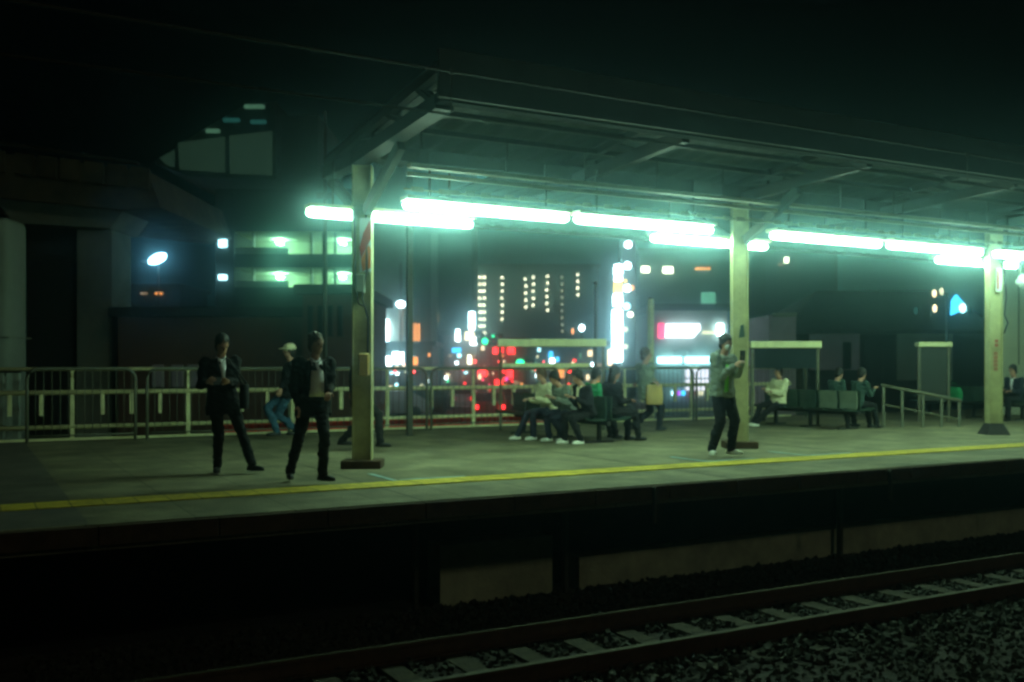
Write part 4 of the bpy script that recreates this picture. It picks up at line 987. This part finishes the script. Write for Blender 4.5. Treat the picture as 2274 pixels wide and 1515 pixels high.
MB().prism([(rx_(2110), rz_(700)), (rx_(2136), rz_(688)), (rx_(2136), rz_(675)), (rx_(2120), rz_(655)), (rx_(2112), rz_(668))], -0.2, 0.0).build('sign_panel', 'e_blue', rs_)
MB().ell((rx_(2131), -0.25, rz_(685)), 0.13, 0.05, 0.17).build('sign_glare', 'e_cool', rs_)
for px, py, m_ in ((2075, 652, 'e_warm'), (2076, 685, 'e_warm'), (2091, 647, 'e_windim'), (2034, 690, 'e_teal'), (2152, 690, 'e_teal')): MB().ell((rx_(px), 0, rz_(py)), 0.08, 0.06, 0.14).build('lamp', m_, rs_)
rw = bld('plain_building', 'plain grey green building wall at the right edge behind the right column', 'building', 2222, 2420, 560, 27, 0.4, 'palewall')
put(rw, 'panel_joint', 'steel2', 2262, 690, 2, 240, 0.03)
sp_ = thing('loudspeaker', 'pale loudspeaker hanging from the canopy beside the right column', 'loudspeaker', (17.9, 12.1, 2.95), ROT)
b = MB(); b.rings([[(r_ * math.cos(a), y, r_ * math.sin(a)) for a in [2 * math.pi * i / 14 for i in range(14)]] for y, r_ in ((0.1, 0.06), (0.0, 0.07), (-0.1, 0.14), (-0.12, 0.145))], True); b.build('horn', 'mask', sp_)
MB().box(-0.015, 0.015, 0.03, 0.06, 0.08, 1.1).build('hanger', 'steel', sp_)

# cars on the road
def car(px, d, m, label, rear=True, flip=0):
    t = thing('car', label, 'car', at(px, d, GZ + 0.016), ROT + R(flip), 'cars on the road behind the platform')
    prof = [(-2.0, 0.25), (2.0, 0.25), (2.05, 0.55), (1.95, 0.78), (1.15, 0.92), (0.55, 1.38), (-1.0, 1.42), (-1.85, 0.95), (-2.05, 0.85), (-2.08, 0.5)]
    if rear:  # seen from behind, so the length points away
        b = MB(); n = len(prof); v = [(-0.8 * (0.86 if z > 1.0 else 1), x, z) for x, z in prof] + [(0.8 * (0.86 if z > 1.0 else 1), x, z) for x, z in prof]
        b.add(v, [tuple(range(n)), tuple(reversed(range(n, 2 * n)))] + [(i, i + n, (i + 1) % n + n, (i + 1) % n) for i in range(n)])
        b.build('body', m, t, bevel=0.05)
        MB().add([(-0.6, -1.13, 1.33), (0.6, -1.13, 1.33), (0.68, -1.83, 0.99), (-0.68, -1.83, 0.99), (-0.6, -1.15, 1.36), (0.6, -1.15, 1.36), (0.68, -1.86, 1.02), (-0.68, -1.86, 1.02)], [(0, 1, 2, 3), (4, 7, 6, 5), (0, 4, 5, 1), (1, 5, 6, 2), (2, 6, 7, 3), (3, 7, 4, 0)]).build('window', 'glass', t)
        for g in (-1, 1): MB().bbox(g * 0.64 - 0.13, g * 0.64 + 0.13, -2.16, -2.05, 0.62, 0.82, 0.02).build('tail_light', 'e_red', t)
        for g in (-1, 1):
            for y in (-1.3, 1.3):
                MB().rings([[(g * 0.72 + x, y + 0.3 * math.cos(a), 0.3 + 0.3 * math.sin(a)) for a in [2 * math.pi * i / 14 for i in range(14)]] for x in (-0.1, 0.1)]).build('wheel', 'rubber', t)
    else:
        t2_ = MB(); n = len(prof); v = [(x, -0.8 * (0.86 if z > 1.0 else 1), z) for x, z in prof] + [(x, 0.8 * (0.86 if z > 1.0 else 1), z) for x, z in prof]
        t2_.add(v, [tuple(range(n)), tuple(reversed(range(n, 2 * n)))] + [(i, i + n, (i + 1) % n + n, (i + 1) % n) for i in range(n)]); t2_.build('body', m, t, bevel=0.05)
        MB().prism([(-0.95, 0.95), (0.95, 0.95), (0.5, 1.32), (-0.9, 1.35)], -0.76, -0.72).build('window', 'glass', t)
        for y in (-0.45, 0.45): MB().bbox(1.98, 2.10, y - 0.12, y + 0.12, 0.55, 0.75, 0.02).build('headlight', 'e_white', t)
        for x in (-1.3, 1.3):
            for y in (-0.72, 0.72):
                MB().rings([[(x + 0.3 * math.cos(a), y + q_, 0.3 + 0.3 * math.sin(a)) for a in [2 * math.pi * i / 14 for i in range(14)]] for q_ in (-0.1, 0.1)]).build('wheel', 'rubber', t)
    return t
car(1088, 50, 'carred', 'red car seen from behind below the red neon signs')
car(1140, 58, 'cardark', 'dark car seen from behind, right of the red car')
car(1030, 62, 'carwhite', 'white car seen from behind, left of the red car')
car(860, 52, 'carwhite', 'white car seen side on near the left column', False, 200)
car(925, 56, 'cardark', 'dark car seen side on behind the pale fence', False, 195)
car(1690, 46, 'carwhite', 'white car seen from behind, right of the middle column')
car(1240, 54, 'cardark', 'dark car seen side on behind the seated group', False, 10)
for px, d, w_, lb in ((1665, 44, 0.55, 'warm lit vending machine between the middle column and the cream top'), (1105, 48, 0.0, '')):
    if not w_: continue
    t = thing('vending_machine', lb, 'vending machine', at(px, d, GZ), ROT)
    MB().bbox(-0.6, 0.6, 0, 0.8, 0, 1.9, 0.03).build('case', 'carred', t); MB().box(-0.5, 0.3, -0.02, -0.003, 0.9, 1.75).build('lit_window', 'e_warm', t)
    MB().ell((0.35, -0.05, 0.6), 0.2, 0.05, 0.3).build('lamp', 'e_orange', t)

# ---------------------------------------------------------------- volume added for the lens glow around the lamps
hz_ = MB().box(-30, 260, -30, 260, -4.5, 62)
hm_ = bpy.data.materials.new('lens_glow_air'); hm_.use_nodes = True
t = hm_.node_tree; t.nodes.clear(); pv = t.nodes.new('ShaderNodeVolumePrincipled'); o_ = t.nodes.new('ShaderNodeOutputMaterial')
pv.inputs['Color'].default_value = (0.52, 0.92, 1.0, 1); pv.inputs['Density'].default_value = 0.0092; pv.inputs['Anisotropy'].default_value = 0.975
lk(t, pv.outputs[0], o_.inputs['Volume'])
ho = hz_.build('lens_glow_volume', hm_); tag(ho, 'added volume giving the lens glow around the lamps', 'lens_glow_volume', kind='stuff')
